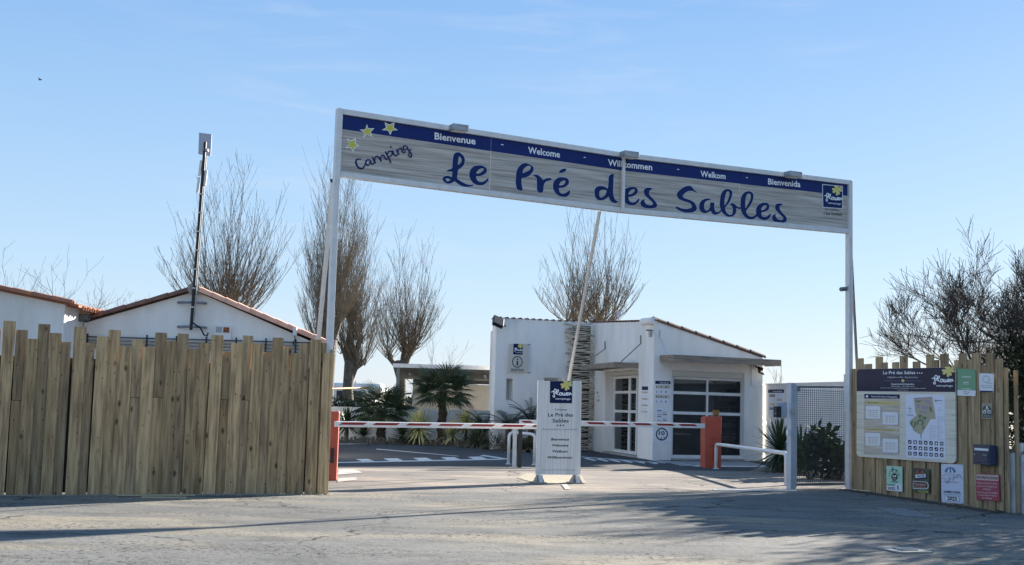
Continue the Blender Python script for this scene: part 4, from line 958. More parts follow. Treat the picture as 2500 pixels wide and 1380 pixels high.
# ------------------------------------------------------------------ totem
ta, tb_ = G(1310, 1178), G(1418, 1178)
PT = Plane((ta.x, 19.45), (tb_.x, 19.62))
to = thing('totem_sign', 'free standing white totem board on two steel feet in the entrance', 'sign', PT.P(1362, 1178))
cT = lambda x, y: (1290+x/4.76, 910+y/4.76)
PRINTT = mat('washed_timber_print', (.80, .79, .75), .6, col2=(.62, .61, .58), scale=2, stretch=(17, 17, .4), detail=6)
slab(PT, [cT(118, 93), cT(618, 95), cT(600, 1188), cT(92, 1185)], .05, 'board', PRINTT, to)
slab(PT, [cT(116, 90), cT(128, 90), cT(104, 1188), cT(91, 1188)], .06, 'edge_trim', ALU, to, .006)
slab(PT, [cT(607, 92), cT(619, 92), cT(603, 1190), cT(592, 1190)], .06, 'edge_trim', ALU, to, .006)
for xa, xb in ((82, 175), (500, 612)):
    x0, x1 = cT(xa, 1190)[0], cT(xb, 1190)[0]; ua = PT.uz(x0, 1160)[0]; ub = PT.uz(x1, 1160)[0]; um_ = (ua+ub)/2; zb = PT.uz(x0, 1160)[1]
    mb = MB(); mb.add([PT.pt(ua, .012, .10), PT.pt(ub, .012, .10), PT.pt(ub, .012, -.16), PT.pt(ua, .012, -.16), PT.pt(um_-.035, zb, .015), PT.pt(um_+.035, zb, .015), PT.pt(um_+.035, zb, -.055), PT.pt(um_-.035, zb, -.055)],
                      [(0, 1, 5, 4), (1, 2, 6, 5), (2, 3, 7, 6), (3, 0, 4, 7), (4, 5, 6, 7), (3, 2, 1, 0)])
    fo = mb.build('foot', GREYM, to)
    MB().pbox(PT, um_-.028, um_+.028, .02, zb, .045, .11).build('foot_plate', ALU, fo)
    MB().pbox(PT, ua-.03, ub+.03, .0125, .022, -.18, .13).build('base_plate', ALUD, fo)
pr = Print(PT)
logo(pr, *cT(252, 98), *cT(512, 98), *cT(506, 357), *cT(248, 354), layer=1)
def TT(body, x0, y0, x1, h, m=BLACK, b=0, sl=0):
    p_ = Print(PT); p_.text(body, *cT(x0, y0), *cT(x1, y0+2), h/4.76, m, 2, b, sl); p_.build(to, 'word')
TT('Camping', 303, 437, 446, 20); TT('Le Pré des', 228, 510, 518, 44, b=.012); TT('Sables', 280, 578, 468, 44, b=.012)
for x in (340, 373, 406): pr.disc(*cT(x, 613), 2, 2, BLACK, 2, n=8)
TT('EMPLACEMENTS - LOCATIONS', 160, 668, 566, 18, GREYT)
TT('Bienvenue', 262, 788, 470, 30, b=.02, sl=.22); TT('Welcome', 268, 858, 462, 30, b=.02, sl=.22); TT('Welkom', 272, 928, 452, 30, b=.02, sl=.22); TT('Willkommen', 214, 998, 505, 30, b=.02, sl=.22)
TT('Camping classé tourisme - www.flowercampings.com - camping', 155, 1133, 545, 10)
pr.build(to)

# ------------------------------------------------------------------ barriers and hoops
bl = G(812, 1175)
b1 = thing('barrier', 'orange barrier post with a lowered red and white arm behind the left fence end', 'barrier', bl)
o = MB().box((bl.x-.075, bl.y+.12, .52), (.24, .22, 1.04), .1).build('cabinet', ORANGE, b1); bevel(o, .015)
MB().box((bl.x-.02, bl.y-.02, .38), (.05, .03, .22), .25).build('lock_plate', ASH, o)
def arm(parent, A, B, za, h, t, stripes, side_m=ALU):
    pl = Plane(A, B); L_ = (v2(B)-v2(A)).length
    bevel(MB().pbox(pl, 0, L_, za-h/2, za+h/2, -t, 0).build('arm', WHITE, parent), .008)
    pl2 = pl.shifted(.0015); u = stripes[0]
    for (a, b) in stripes[1]:
        mb = MB(); mb.add([pl2.pt(a-.03, za-.008), pl2.pt(b-.03, za-.008), pl2.pt(b+.04, za+h*.33), pl2.pt(a+.04, za+h*.33)], [(0, 1, 2, 3)])
        o = mb.build('red_stripe', RED, parent)
    return pl
d1 = atY(1312, 1043, 21.2)
A0 = Vector((bl.x+.02, bl.y-.06)); plA = Plane(A0, v2(d1))
strp = []
for a, b in ((175, 383), (458, 662), (737, 935), (1010, 1203), (1277, 1468), (1540, 1723), (1797, 1990)):
    strp.append((plA.uz(780+a/3.451, 1036)[0], plA.uz(780+b/3.451, 1037)[0]))
zarm = plA.uz(1000, 1038)[1]
arm(b1, A0, v2(d1)+(v2(d1)-A0).normalized()*.4, zarm, .085, .05, (0, strp))
fk = thing('arm_rest_post', 'black and white post carrying the far barrier arm tip, left of the totem', 'post', G(1268, 1144))
q = G(1268, 1144)
MB().box((q.x+.0, q.y, .42), (.075, .06, .84)).build('front_post', ASH, fk); MB().box((q.x-.10, q.y+.35, .40), (.08, .05, .80)).build('rear_post', ALU, fk)
MB().box((q.x, q.y, .011), (.42, .22, .012)).build('base_plate', ALUD, fk)
br = G(1738, 1144)
b2 = thing('barrier', 'orange barrier cabinet with amber beacon and lowered arm in front of the big window', 'barrier', br)
cz = 1.06; ang = .12
o = MB().box((br.x, br.y+.17, cz/2), (.36, .34, cz), ang).build('cabinet', ORANGE, b2); bevel(o, .012)
MB().box((br.x+.02, br.y+.17, cz+.012), (.34, .32, .024), ang).build('lid', ORANGE, b2)
MB().box((br.x+.02, br.y-.012, .62), (.13, .006, .012), ang).build('louvre', RED, o); MB().box((br.x+.02, br.y-.012, .47), (.13, .006, .012), ang).build('louvre', ASH, o)
MB().box((br.x+.02, br.y-.012, .30), (.012, .006, .24), ang).build('door_edge', RED, o)
MB().tube([(br.x+.09, br.y+.12, cz+.025), (br.x+.09, br.y+.12, cz+.05)], .07, 12).build('beacon_base', ASH, b2)
MB().box((br.x+.09, br.y+.12, cz+.105), (.11, .11, .11), ang).build('beacon', AMBER, b2)
dB = atY(1270, 1030, 23.8); plB_A = Vector((br.x-.16, br.y-.05)); plB = Plane(plB_A, v2(dB))
zB2 = plB.uz(1600, 1038)[1]
c4 = lambda x, y: (1440+x/3.067, 750+y/3.067)
strp = []
for a, b in ((675, 797), (505, 630), (335, 458), (160, 287), (-15, 110)):
    strp.append((plB.uz(*c4(b, 870))[0], plB.uz(*c4(a, 870))[0]))
strp.append((plB.uz(1299, 1029)[0], plB.uz(1276, 1029)[0]))
arm(b2, plB_A, v2(dB), zB2, .10, .05, (0, strp))
def hoop(pa, pb, za, zb, rad, label, m=WHITE, mid=False):
    pa = Vector((pa.x, pa.y, 0)); pb = Vector((pb.x, pb.y, 0)); d = (pb-pa).normalized(); r = .09
    pts = [pa]; 
    for k in range(6):
        t = k/5*math.pi/2; pts.append(pa+Vector((0, 0, za-r))+d*(r-r*math.cos(t))+Vector((0, 0, r*math.sin(t))))
    for k in range(6):
        t = k/5*math.pi/2; pts.append(pb+Vector((0, 0, zb-r))-d*(r-r*math.sin(t))+Vector((0, 0, r*math.cos(t))))
    pts.append(pb)
    t = thing('hoop_barrier', label, 'hoop rail', pa, 'white hoop rails')
    MB().tube(pts, rad, 10).build('hoop', m, t, smooth=True)
    for p_ in (pa, pb): MB().tube([p_+Vector((0, 0, .008)), p_+Vector((0, 0, .022))], rad*1.9, 12).build('base_flange', m, t)
    return t
z_h = PGt.uz(1912, 1108)[1]
pa, pb = G(1748, 1146), G(1919, 1187)
def zat(p, px, py): return atY(px, py, p.y).z
hoop(pa, pb, zat(pa, 1757, 1085), zat(pb, 1912, 1107), .034, 'long white tubular hoop rail running from the orange cabinet to the gate post')
pa, pb = G(1241, 1135), G(1304, 1137)
hoop(pa, pb, zat(pa, 1243, 1056), zat(pb, 1300, 1060), .03, 'short white hoop rail left of the totem board')
pa, pb = G(1256, 1130), G(1296, 1120)

# ------------------------------------------------------------------ reception building
def pos(px, Y): return Vector(((px-1250)/3000.0*Y*1.004, Y))
zz = lambda px, py, Y: atY(px, py, Y).z
pA = v2(atY(1209, 900, 33.2)); pB_ = v2(atY(1450, 900, 34.3)); pC = v2(atY(1596, 900, 29.2)); pD = v2(atY(1862, 900, 30.5))
rb = thing('reception_building', 'white rendered single storey reception with glass door, big window and timber awnings', 'building', (pB_.x, pB_.y, 0))
WAB, WBC, WCD = Plane(pA, pB_), Plane(pB_, pC), Plane(pC, pD)
lAB, lBC, lCD = (pB_-pA).length, (pC-pB_).length, (pD-pC).length
hA = WAB.uz(1215, 775)[1]; hB = WAB.uz(1448, 787)[1]; hC = WCD.uz(1600, 783)[1]; hD = WCD.uz(1862, 874)[1]
def wall(pl, L_, h0, h1, ops, th, name='wall', m=WALL, parent=rb, u0_=0.0, ma=0, mb_=0):
    us = sorted(set([u0_, L_]+[u for o in ops for u in o[:2]])); mb = MB()
    H = lambda u: h0+(h1-h0)*(u-u0_)/(L_-u0_)
    for a, b in zip(us[:-1], us[1:]):
        inside = [o for o in ops if o[0] <= a+1e-6 and o[1] >= b-1e-6]
        if not inside: mb.pbox(pl, a, b, -.05, H(a), -th, 0, H(b), ma=ma if a == us[0] else 0, mb_=mb_ if b == us[-1] else 0)
        else:
            o = inside[0]
            if o[2] > .02: mb.pbox(pl, a, b, -.05, o[2], -th, 0)
            mb.pbox(pl, a, b, o[3], H(a), -th, 0, H(b))
    return mb.build(name, m, parent)
# AB openings
sx0, sz1 = WAB.uz(1236.5, 924); sx1, _ = WAB.uz(1253.5, 924); sz0 = WAB.uz(1234, 978)[1]
tx0, tz1 = WAB.uz(1329, 922); tx1, _ = WAB.uz(1373, 922); tz0 = tz1-.7
wall(WAB, lAB, hA, hB, [(sx0, sx1, sz0, sz1), (tx0, tx1, tz0, tz1)], .28)
def window(pl, a, b, z0, z1, inset, parent, cols=1, rows=(), fw=.05, mull=(), kname='window'):
    mb = MB(); o1 = -inset; o0 = -inset-.06
    mb.pbox(pl, a, a+fw, z0, z1, o0, o1); mb.pbox(pl, b-fw, b, z0, z1, o0, o1); mb.pbox(pl, a+fw, b-fw, z1-fw, z1, o0, o1); mb.pbox(pl, a+fw, b-fw, z0, z0+fw, o0, o1)
    fr = mb.build('window', WHITE, parent)
    MB().pbox(pl, a+fw, b-fw, z0+fw, z1-fw, o0+.02, o0+.028).build('pane', GLASS, fr)
    return fr
wf_ = window(WAB, sx0, sx1, sz0, sz1, .20, rb, fw=.02); wf_.children[0].data.materials[0] = mat('beige_blind', (.52, .48, .42), .6); window(WAB, tx0, tx1, tz0, tz1, .16, rb)
# BC door opening
d0 = WBC.uz(1477, 1000)[0]; d1_ = WBC.uz(1557, 1000)[0]; dz1 = (WBC.uz(1479, 911)[1]+WBC.uz(1559, 900)[1])/2
wall(WBC, lBC, hB, hC, [(d0, d1_, .0, dz1)], .30, mb_=.25)
ins = .24
WD = WBC.shifted(-ins)
# CD window opening
w0, wz1 = WCD.uz(1641, 904); w1, _ = WCD.uz(1818, 910)
wall(WCD, lCD, hC, hD, [(w0, w1, .0, wz1)], .30, ma=.25)
# big window/door with shutter box
def glazed(pl, xs, z0, z1, zr, parent, name, fwx=.06):
    """frame with vertical members at xs [(u,w)], horizontal bars zr"""
    u0__, u1__ = xs[0][0], xs[-1][0]+xs[-1][1]
    mb = MB()
    for u, w in xs: mb.pbox(pl, u, u+w, z0, z1, -.03, .03)
    fr = mb.build(name, WHITE, parent)
    for (ua_, wa), (ub_, wb) in zip(xs[:-1], xs[1:]):
        zs = [z0]+list(zr)+[z1]
        MB().pbox(pl, ua_+wa, ub_, z0, z0+.08, -.026, .026).build('rail', WHITE, fr); MB().pbox(pl, ua_+wa, ub_, z1-.06, z1, -.026, .026).build('rail', WHITE, fr)
        for z in zr: MB().pbox(pl, ua_+wa, ub_, z-.035, z+.035, -.026, .026).build('glazing_bar', WHITE, fr)
        lo = [z0+.08]+[z+.035 for z in zr]; hi = [z-.035 for z in zr]+[z1-.06]
        for a, b in zip(lo, hi): MB().pbox(pl, ua_+wa, ub_, a, b, -.004, .004).build('pane', GLASS, fr)
    return fr
WW = WCD.shifted(-.18)
fz = lambda y, x=1700: WW.uz(x, y)[1]
wa = WW.uz(1640, 1000)[0]; wb = WW.uz(1812, 1000)[0]; wm = WW.uz(1725, 1000)[0]
ztop = WW.uz(1640, 919)[1]; zr = [WW.uz(1645, 1004+4)[1], WW.uz(1645, 958.5)[1]]
glazed(WW, [(wa-.03, .05), (wm-.025, .05), (wb-.06, .07)], .05, ztop, sorted(zr), rb, 'shop_window')
bevel(MB().pbox(WCD, w0+.005, w1-.005, ztop, wz1-.004, -.20, -.03).build('shutter_box', mat('cream_shutter', (.60, .57, .50), .6), rb), .01)
MB().pbox(WCD, w0, w1, .0, .05, -.30, .03).build('sill', CONC, rb)
# glass door
fd = lambda x: WD.uz(x, 1000)[0]
zdt = WD.uz(1510, 918)[1]
glazed(WD, [(fd(1499), .12), (fd(1536), .16), (fd(1555), .10)], .05, zdt-.02, sorted([WD.uz(1510, 1004)[1], WD.uz(1510, 958)[1]]), rb, 'glass_door')
MB().pbox(WBC, d0+.01, d1_-.01, zdt, dz1-.004, -.28, -.12).build('shutter_box', MATS['cream_shutter'], rb)
MB().pbox(WBC, d0, d1_, 0, .05, -.30, .04).build('door_step', CONC, rb)
# awnings
def awning(pl, ua, ub, z0, z1, proj, parent):
    mb = MB()
    mb.pbox(pl, ua, ub, z0, z1, proj-.05, proj); mb.pbox(pl, ua, ua+.05, z0, z1, .003, proj-.051); mb.pbox(pl, ub-.05, ub, z0, z1, .003, proj-.051)
    mb.pbox(pl, ua+.051, ub-.051, z0+.03, z0+.06, .003, proj-.052)
    return mb.build('awning', AWN, parent)
aw0 = WCD.uz(1606, 870)[0]
WCf = WCD.shifted(.62); ua = WCf.uz(1645, 866)[0]; ub = WCf.uz(1907, 876)[0]; za = WCf.uz(1645, 882)[1]; zb = WCf.uz(1645, 866)[1]
awning(WCD, ua, ub, za, zb, .62, rb)
WBf = WBC.shifted(.62); ub = WBf.uz(1500, 885)[0]; ua = WBf.uz(1418, 892)[0]; zb = WBf.uz(1500, 884)[1]; za = WBf.uz(1500, 897)[1]
awning(WBC, ua, ub, za, zb, .62, rb)
# awning stays
def stay(pl, px0, py0, px1, py1, proj, m=GREYM):
    a_ = pl.P(px0, py0, .02); b_ = pl.shifted(proj).P(px1, py1)
    MB().tube([a_, b_], .014, 6).build('awning_stay', m, rb)
stay(WBC, 1563, 840, 1516, 884, .55); stay(WBC, 1477, 852, 1455, 868, .3); stay(WCD, 1610, 822, 1628, 862, .5, STEEL)
for (x, ya, yb) in ((1477, 834, 853), (1564, 819, 840)): MB().tube([WBC.P(x, ya, .02), WBC.P(x, yb, .02)], .014, 6).build('stay_bracket', GREYM, rb)
MB().tube([WCD.P(1611, 806, .02), WCD.P(1611, 822, .02)], .014, 6).build('stay_bracket', STEEL, rb)
MB().tube([WCf.P(1907, 880), WCf.P(1907, 942)], .008, 5).build('rain_chain', GREYM, rb)
# back and side walls
nb = Vector((-WCD.n.x, -WCD.n.y)).normalized(); bd_ = (pB_-pC).normalized()
pE = pD+bd_*8.0; pF = pA+Vector((-.2, 6.5)); pCb = pC+bd_*8
def iwall(a, b, h0, h1): 
    d = (b-a).normalized(); n = Vector((d.y, -d.x)); c = ((a+b)/2)
    if n.dot(Vector((3, 34))-c) < 0: n = -n
    mb = MB(); mb.hexa([(a.x, a.y, 0), (b.x, b.y, 0), (b.x+n.x*.2, b.y+n.y*.2, 0), (a.x+n.x*.2, a.y+n.y*.2, 0), (a.x, a.y, h0), (b.x, b.y, h1), (b.x+n.x*.2, b.y+n.y*.2, h1), (a.x+n.x*.2, a.y+n.y*.2, h0)]); mb.build('wall', WALL, rb)
iwall(pD+bd_*.34, pE, hD, hD); iwall(pE, pF, hD, hA); iwall(pF, pA+Vector((0, .29)), hA, hA)
# roofs
mb = MB(); 
back = bd_*7.9
def z3(p, z): return Vector((p.x, p.y, z))
pQ = pC.lerp(pD, .06)+nb*.03; hQ = hC+(hD-hC)*.06
mb.hexa([z3(pQ, hQ-.02), z3(pD+nb*.02, hD-.02), z3(pD+back, hD-.02), z3(pQ+back, hQ-.02), z3(pQ, hQ+.03), z3(pD+nb*.02, hD+.03), z3(pD+back, hD+.03), z3(pQ+back, hQ+.03)])
mb.build('roof', TERRAD, rb)
mb = MB(); P_ = [pA, pB_, pB_+bd_*2.6, pF]; hh = [hA-.04, hB-.04, hC-.035, hA-.04]
tr = tessellate_polygon([[Vector((p.x, p.y, 0)) for p in P_]]); n = len(P_)
mb.add([z3(p, h) for p, h in zip(P_, hh)]+[z3(p, h-.06) for p, h in zip(P_, hh)], list(tr)+[(t[2]+n, t[1]+n, t[0]+n) for t in tr]); mb.build('flat_roof', TERRAD, rb)
# verge tiles: half round covers
def halftile(L_, r, taper=.85, n=7, th=.012):
    mb = MB(); vs = []
    for x, rr in ((0, r), (L_, r*taper)):
        for k in range(n): t = math.pi*k/(n-1); vs.append((x, rr*math.cos(t), rr*math.sin(t)))
        for k in range(n): t = math.pi*k/(n-1); vs.append((x, (rr-th)*math.cos(t), (rr-th)*math.sin(t)))
    fs = []
    for k in range(n-1):
        fs += [(k, k+1, 2*n+k+1, 2*n+k), (n+k+1, n+k, 3*n+k, 3*n+k+1), (k+1, k, n+k, n+k+1), (2*n+k, 2*n+k+1, 3*n+k+1, 3*n+k)]
    fs += [(0, 2*n, 3*n, n), (n-1, 2*n-1, 4*n-1, 3*n-1)]
    mb.add(vs, fs); return mb
def tile_run(p0, p1, count, r, mat_, parent, name='roof_tile', over=1.12, lift=.0, first=None):
    """tiles laid end to end along p0->p1, each overlapping the next lower one"""
    d = Vector(p1)-Vector(p0); L_ = d.length/count; d.normalize(); rot = d.to_track_quat('X', 'Z').to_euler()
    src = None
    for i in range(count):
        p = Vector(p0)+d*L_*i + Vector((0, 0, lift))
        if src is None:
            src = halftile(L_*over, r).build(name, mat_, parent, origin=(0, 0, 0)); src.location = p-PW[parent.name]; src.rotation_euler = rot; PW[src.name] = p
        else:
            o = copyobj(src, p, parent, rot=tuple(rot))
def tile_ends(pl, u0__, u1__, h0, h1, count, r, length, mat_, parent):
    """a row of tiles seen end-on along an eave"""
    src = None; bd = -pl.n; rz = math.atan2(bd.y, bd.x)
    for i in range(count):
        t = (i+.5)/count; u = u0__+(u1__-u0__)*t; p = pl.pt(u, h0+(h1-h0)*t-.02, .05)
        if src is None:
            src = halftile(length, r).build('roof_tile', mat_, parent, origin=(0, 0, 0)); src.location = p-PW[parent.name]; src.rotation_euler = (0, -.0, rz); PW[src.name] = p
        else: copyobj(src, p, parent, rz=rz)
tile_ends(WAB, 0, lAB, hA-.005, hB-.005, 15, .05, .6, TERRAD, rb)
tile_ends(WBC, .1, lBC-.5, hB, hC+(hB-hC)*.1, 18, .05, .5, TERRAD, rb)
tile_run(WCD.pt(-.02, hC+.0, -.07), WCD.pt(lCD+.04, hD-.0, -.07), 8, .11, TERRAD, rb, over=1.1)
p = WCD.pt(-.02, hC+.03, 0); MB().tube([WCD.pt(-.03, hC-.01, .03), WCD.pt(-.03, hC-.01, -.5)], .09, 10).build('ridge_tile', WALL, rb)
# twig screen
tw = thing('twig_screen', 'vertical screen of stacked grey driftwood sticks fixed on the white wall beside the glass door', 'wall decoration', WAB.P(1420, 1104))
WT = WAB.shifted(.07)
zt_ = WAB.uz(1425, 794)[1]; nT = 78
for i in range(nT):
    z = .05+(zt_-.05)*i/(nT-1); cx = WT.uz(1414+6*math.sin(i*.05), 950)[0]
    hw = .40+random.uniform(-.06, .05); t = random.uniform(-.035, .035); c2_ = random.uniform(-.06, .06)
    pts = []
    for k in range(6):
        s_ = -1+2*k/5; pts.append(WT.pt(cx+c2_+s_*hw, z+t*s_+.022*math.sin(s_*2.3+i*1.7)+random.uniform(-.004, .004), .05*(1-s_*s_)+random.uniform(0, .02)))
    rr = random.uniform(.015, .023)
    MB().tube(pts, [rr, rr*1.1, rr, rr*.95, rr, rr*.85], 6).build('stick', TWIG, tw)
MB().pbox(WAB, WAB.uz(1395, 950)[0], WAB.uz(1437, 950)[0], .02, zt_-.03, .002, .045).build('backing', MATS['gap_shade_dark'], tw)  # dark backing paints the shade between the sticks
# reception sign (projecting slightly)
rs = thing('reception_sign', 'pale plate with a flower logo and round i symbol reading RÉCEPTION', 'sign', WAB.P(1265, 905))
c8 = lambda x, y: (1230+x/7.67, 820+y/7.67)
WS = WAB.shifted(.09)
slab(WS, [c8(122, 148), c8(455, 158), c8(440, 682), c8(95, 668)], .015, 'plate', mat('beige_plate', (.62, .58, .52), .5), rs)
pr = Print(WS); logo(pr, *c8(182, 148), *c8(355, 158), *c8(350, 358), *c8(175, 348), layer=1)
pr.disc(*c8(253, 490), 13, 14.2, BLACK, 1, hole=.83); pr.disc(*c8(256, 440), 2, 2.2, BLACK, 2, n=12)
pr.poly([c8(232, 472), c8(268, 472), c8(266, 535), c8(276, 555), c8(226, 555), c8(238, 535), c8(242, 488), c8(230, 486)], BLACK, 2)
pr.text('RÉCEPTION', *c8(135, 655), *c8(368, 665), 5.4, BLACK, 1, .03); pr.build(rs)
for yy in (165, 690): 
    MB().tube([WAB.P(*c8(490, yy), 0), WS.P(*c8(440, yy-4), 0)], .012, 5).build('bracket', ALUD, rs)
# notices
WBn = WBC.shifted(.012); WCn = WCD.shifted(.012)
def notice(pl, corners, label, header=NAVY, body=PRW, rows=6, name='notice_board', nt_=None, photos=False):
    t = thing(name, label, 'notice', pl.P(*corners[3])); slab(pl, corners, .012, 'plate', body, t)
    pr = Print(pl); (x0, y0), (x1, y1), (x2, y2), (x3, y3) = corners
    def q(a, b): return (x0*(1-a)*(1-b)+x1*a*(1-b)+x2*a*b+x3*(1-a)*b, y0*(1-a)*(1-b)+y1*a*(1-b)+y2*a*b+y3*(1-a)*b)
    if header: pr.poly([q(0, 0), q(1, 0), q(1, .13), q(0, .13)], header, 1)
    if nt_: pr.text(nt_, *q(.3, .1), *q(.88, .1), (y3-y0)*.055, LWHITE, 2, .02)
    for k in range(rows):
        f0 = .18+k*.8/rows; f1 = f0+.8/rows*.62
        if photos:
            pr.poly([q(.03, f0), q(.97, f0), q(.97, f1), q(.03, f1)], MATS['brown_timber_print'] if k % 2 == 0 else PRW, 1)
            for j in range(3): pr.poly([q(.08+j*.3, f0+.03), q(.1+j*.3+.03*j, f0+.03), q(.12+j*.3, f1-.01), q(.08+j*.3, f1-.01)], BLACK, 2)
        else:
            for j in range(2):
                a = .08+j*.46; pr.poly([q(a, f0), q(a+.36, f0), q(a+.36, f1), q(a, f1)], (GREYT, MATS['map_paper'], MATS['brown_timber_print'])[(k+j) % 3], 1)
    pr.build(t); return t
c3 = lambda x, y: (1580+x/5.308, 880+y/5.308)
notice(WCn, [c3(105, 265), c3(302, 270), c3(298, 585), c3(100, 578)], 'framed opening hours panel with a navy header between the door and the big window', rows=4, nt_='Horaires', photos=True)
notice(WCn, [c3(118, 610), c3(272, 614), c3(268, 800), c3(116, 798)], 'white printed notice under the opening hours panel', header=None, rows=6)
notice(WBn, [c4(390, 594), c4(437, 594), c4(433, 806), c4(386, 803)], 'narrow tall strip of small photographs right of the glass door', rows=7, photos=True)
notice(WBn, [c4(50, 613), c4(77, 613), c4(74, 720), c4(48, 720)], 'tiny narrow notice on the wall left of the glass door', header=None, rows=3)
sp = thing('speed_limit_sign', 'white square plate with a ringed number 10 below the printed notices', 'sign', WCn.P(1613, 1080))
slab(WCn, [c3(85, 862), c3(298, 868), c3(292, 1070), c3(80, 1066)], .01, 'plate', PRW, sp)
pr = Print(WCn); pr.disc(*c3(190, 958), 14.8, 15.6, BLACK, 1, hole=.80, n=36)
pr.text('10', *c3(150, 966), *c3(228, 969), 10, BLACK, 2, .03)
for x, y in ((182, 988), (172, 1006), (186, 1008), (214, 985), (222, 992)): pr.poly([c3(x, y), c3(x+8, y+2), c3(x+6, y+18), c3(x-2, y+16)], BLACK, 2)
pr.build(sp); screws(WCn, [c3(95, 1054), c3(274, 1056)], sp, .6)
# wall lamps, camera, antenna, conduit
def lamp(name, label, base, tip, size, pl, m=ASH, parent=None):
    t = thing(name, label, 'floodlight', base); b = Vector(base); p = Vector(tip)
    MB().tube([b, p], .018, 6).build('arm', m, t)
    d = (p-b).normalized(); mb = MB(); mb.box((0, 0, 0), size); o = mb.build('lamp_head', m, t, origin=(0, 0, 0)); o.location = p-b+Vector((0, 0, -.0)); o.rotation_euler = (R(50), R(20), R(20)); bevel(o, .01)
    mb = MB(); mb.box((0, 0, -size[2]/2-.003), (size[0]*.8, size[1]*.8, .006)); l_ = mb.build('lens', ALU, t, origin=(0, 0, 0)); l_.location = o.location; l_.rotation_euler = o.rotation_euler
    return t
b_ = WAB.P(1234, 797, .01); lamp('floodlight', 'large dark floodlight on the top left corner of the reception', b_, WAB.P(1216, 786, .28), (.30, .3, .12), WAB)
b_ = WCD.P(1843, 893, .01); lamp('floodlight', 'small dark floodlight at the right end of the reception wall under the awning', b_, WCD.P(1858, 905, .22), (.17, .2, .05), WCD)
jb = thing('junction_box', 'small white junction box with conduit on the reception wall', 'junction box', WCD.P(1836, 900))
MB().pbox(WCD, WCD.uz(1832, 897)[0], WCD.uz(1841, 897)[0], WCD.uz(1836, 901)[1], WCD.uz(1836, 893)[1], .002, .05).build('box', WHITE, jb)
MB().tube([WCD.P(1835, 902, .015), WCD.P(1835, 940, .015), WCD.P(1846, 945, .015)], .012, 6).build('conduit', WHITE, jb)
wc = thing('wall_camera', 'pale bracketed camera near the top corner of the reception beside the ridge', 'camera', WBC.P(1590, 818))
MB().tube([WBC.P(1594, 808, .0), WBC.P(1586, 809, .14)], .016, 6).build('arm', ALUD, wc); p = WBC.P(1588, 816, .16); MB().tube([p+Vector((0, 0, .06)), p+Vector((0, 0, -.07))], [.05, .04], 10).build('body', ALUD, wc)
MB().box((p.x-.03, p.y, p.z+.09), (.14, .1, .03)).build('hood', GREYM, wc)
ra = thing('roof_antenna', 'small pale panel antenna standing on the reception roof', 'antenna', atY(1512, 790, 33))
p = atY(1511, 767, 33); MB().box(p, (.11, .05, .16)).build('panel', ANT, ra); MB().tube([p+Vector((0, .03, -.30)), p+Vector((0, .03, .05))], .012, 6).build('mast', GREYM, ra)
# interior seen through the glass
inr = thing('brochure_rack', 'brochure rack with rows of pale leaflets seen through the big window', 'rack', WW.P(1785, 1100, -.7))
WR = WCD.shifted(-.95)
ua = WR.uz(1752, 1000)[0]; ub = WR.uz(1812, 1000)[0]
MB().pbox(WR, ua-.03, ub+.03, 0, 1.55, -.12, -.1).build('back_panel', GREYM, inr)
for k in range(8):
    z = .30+k*.165
    MB().pbox(WR, ua, ub, z, z+.02, -.098, .02).build('shelf', ALU, inr)
    mb = MB()
    for j in range(5):
        a = ua+(ub-ua)*(j+.08)/5; b = ua+(ub-ua)*(j+.92)/5; mb.pbox(WR, a, b, z+.021, z+.10+.02*((j*7+k*3) % 3), -.02, -.01)
    mb.build('leaflets', PRW if k % 2 else GREYT, inr)
tbx = thing('cafe_table', 'round pale table top seen dimly through the big window', 'table', WW.P(1700, 1120, -1.2))
p = WCD.shifted(-1.5).P(1690, 1062); MB().tube([p, p+Vector((0, 0, .03))], .5, 20).build('table_top', PRW, tbx); MB().tube([Vector((p.x, p.y, .03)), p], .04, 8).build('leg', ASH, tbx); MB().tube([Vector((p.x, p.y, .01)), Vector((p.x, p.y, .03))], .25, 14).build('foot', ASH, tbx)
MB().pbox(WCD.shifted(-2.6), 1.25, lCD-.1, 0, 2.45, -.03, 0).build('shade_panel', INTER, rb)  # dark panel added so the big window looks dark
MB().pbox(WCD.shifted(-.31), .9, lCD-.35, 2.25, 2.28, -2.28, -.005).build('shade_ceiling', INTER, rb)  # dark ceiling added with the panels to dim the room
MB().pbox(WBC.shifted(-1.5), 1.2, lBC-.6, 0, 2.4, -.03, 0).build('shade_panel', INTER, rb)  # another added dark panel, behind the door glass
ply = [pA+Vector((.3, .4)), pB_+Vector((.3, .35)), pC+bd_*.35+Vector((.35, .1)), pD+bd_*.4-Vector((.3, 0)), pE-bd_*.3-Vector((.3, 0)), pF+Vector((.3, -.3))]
sheet('interior_floor', ply, .02, INTER, parent=rb)

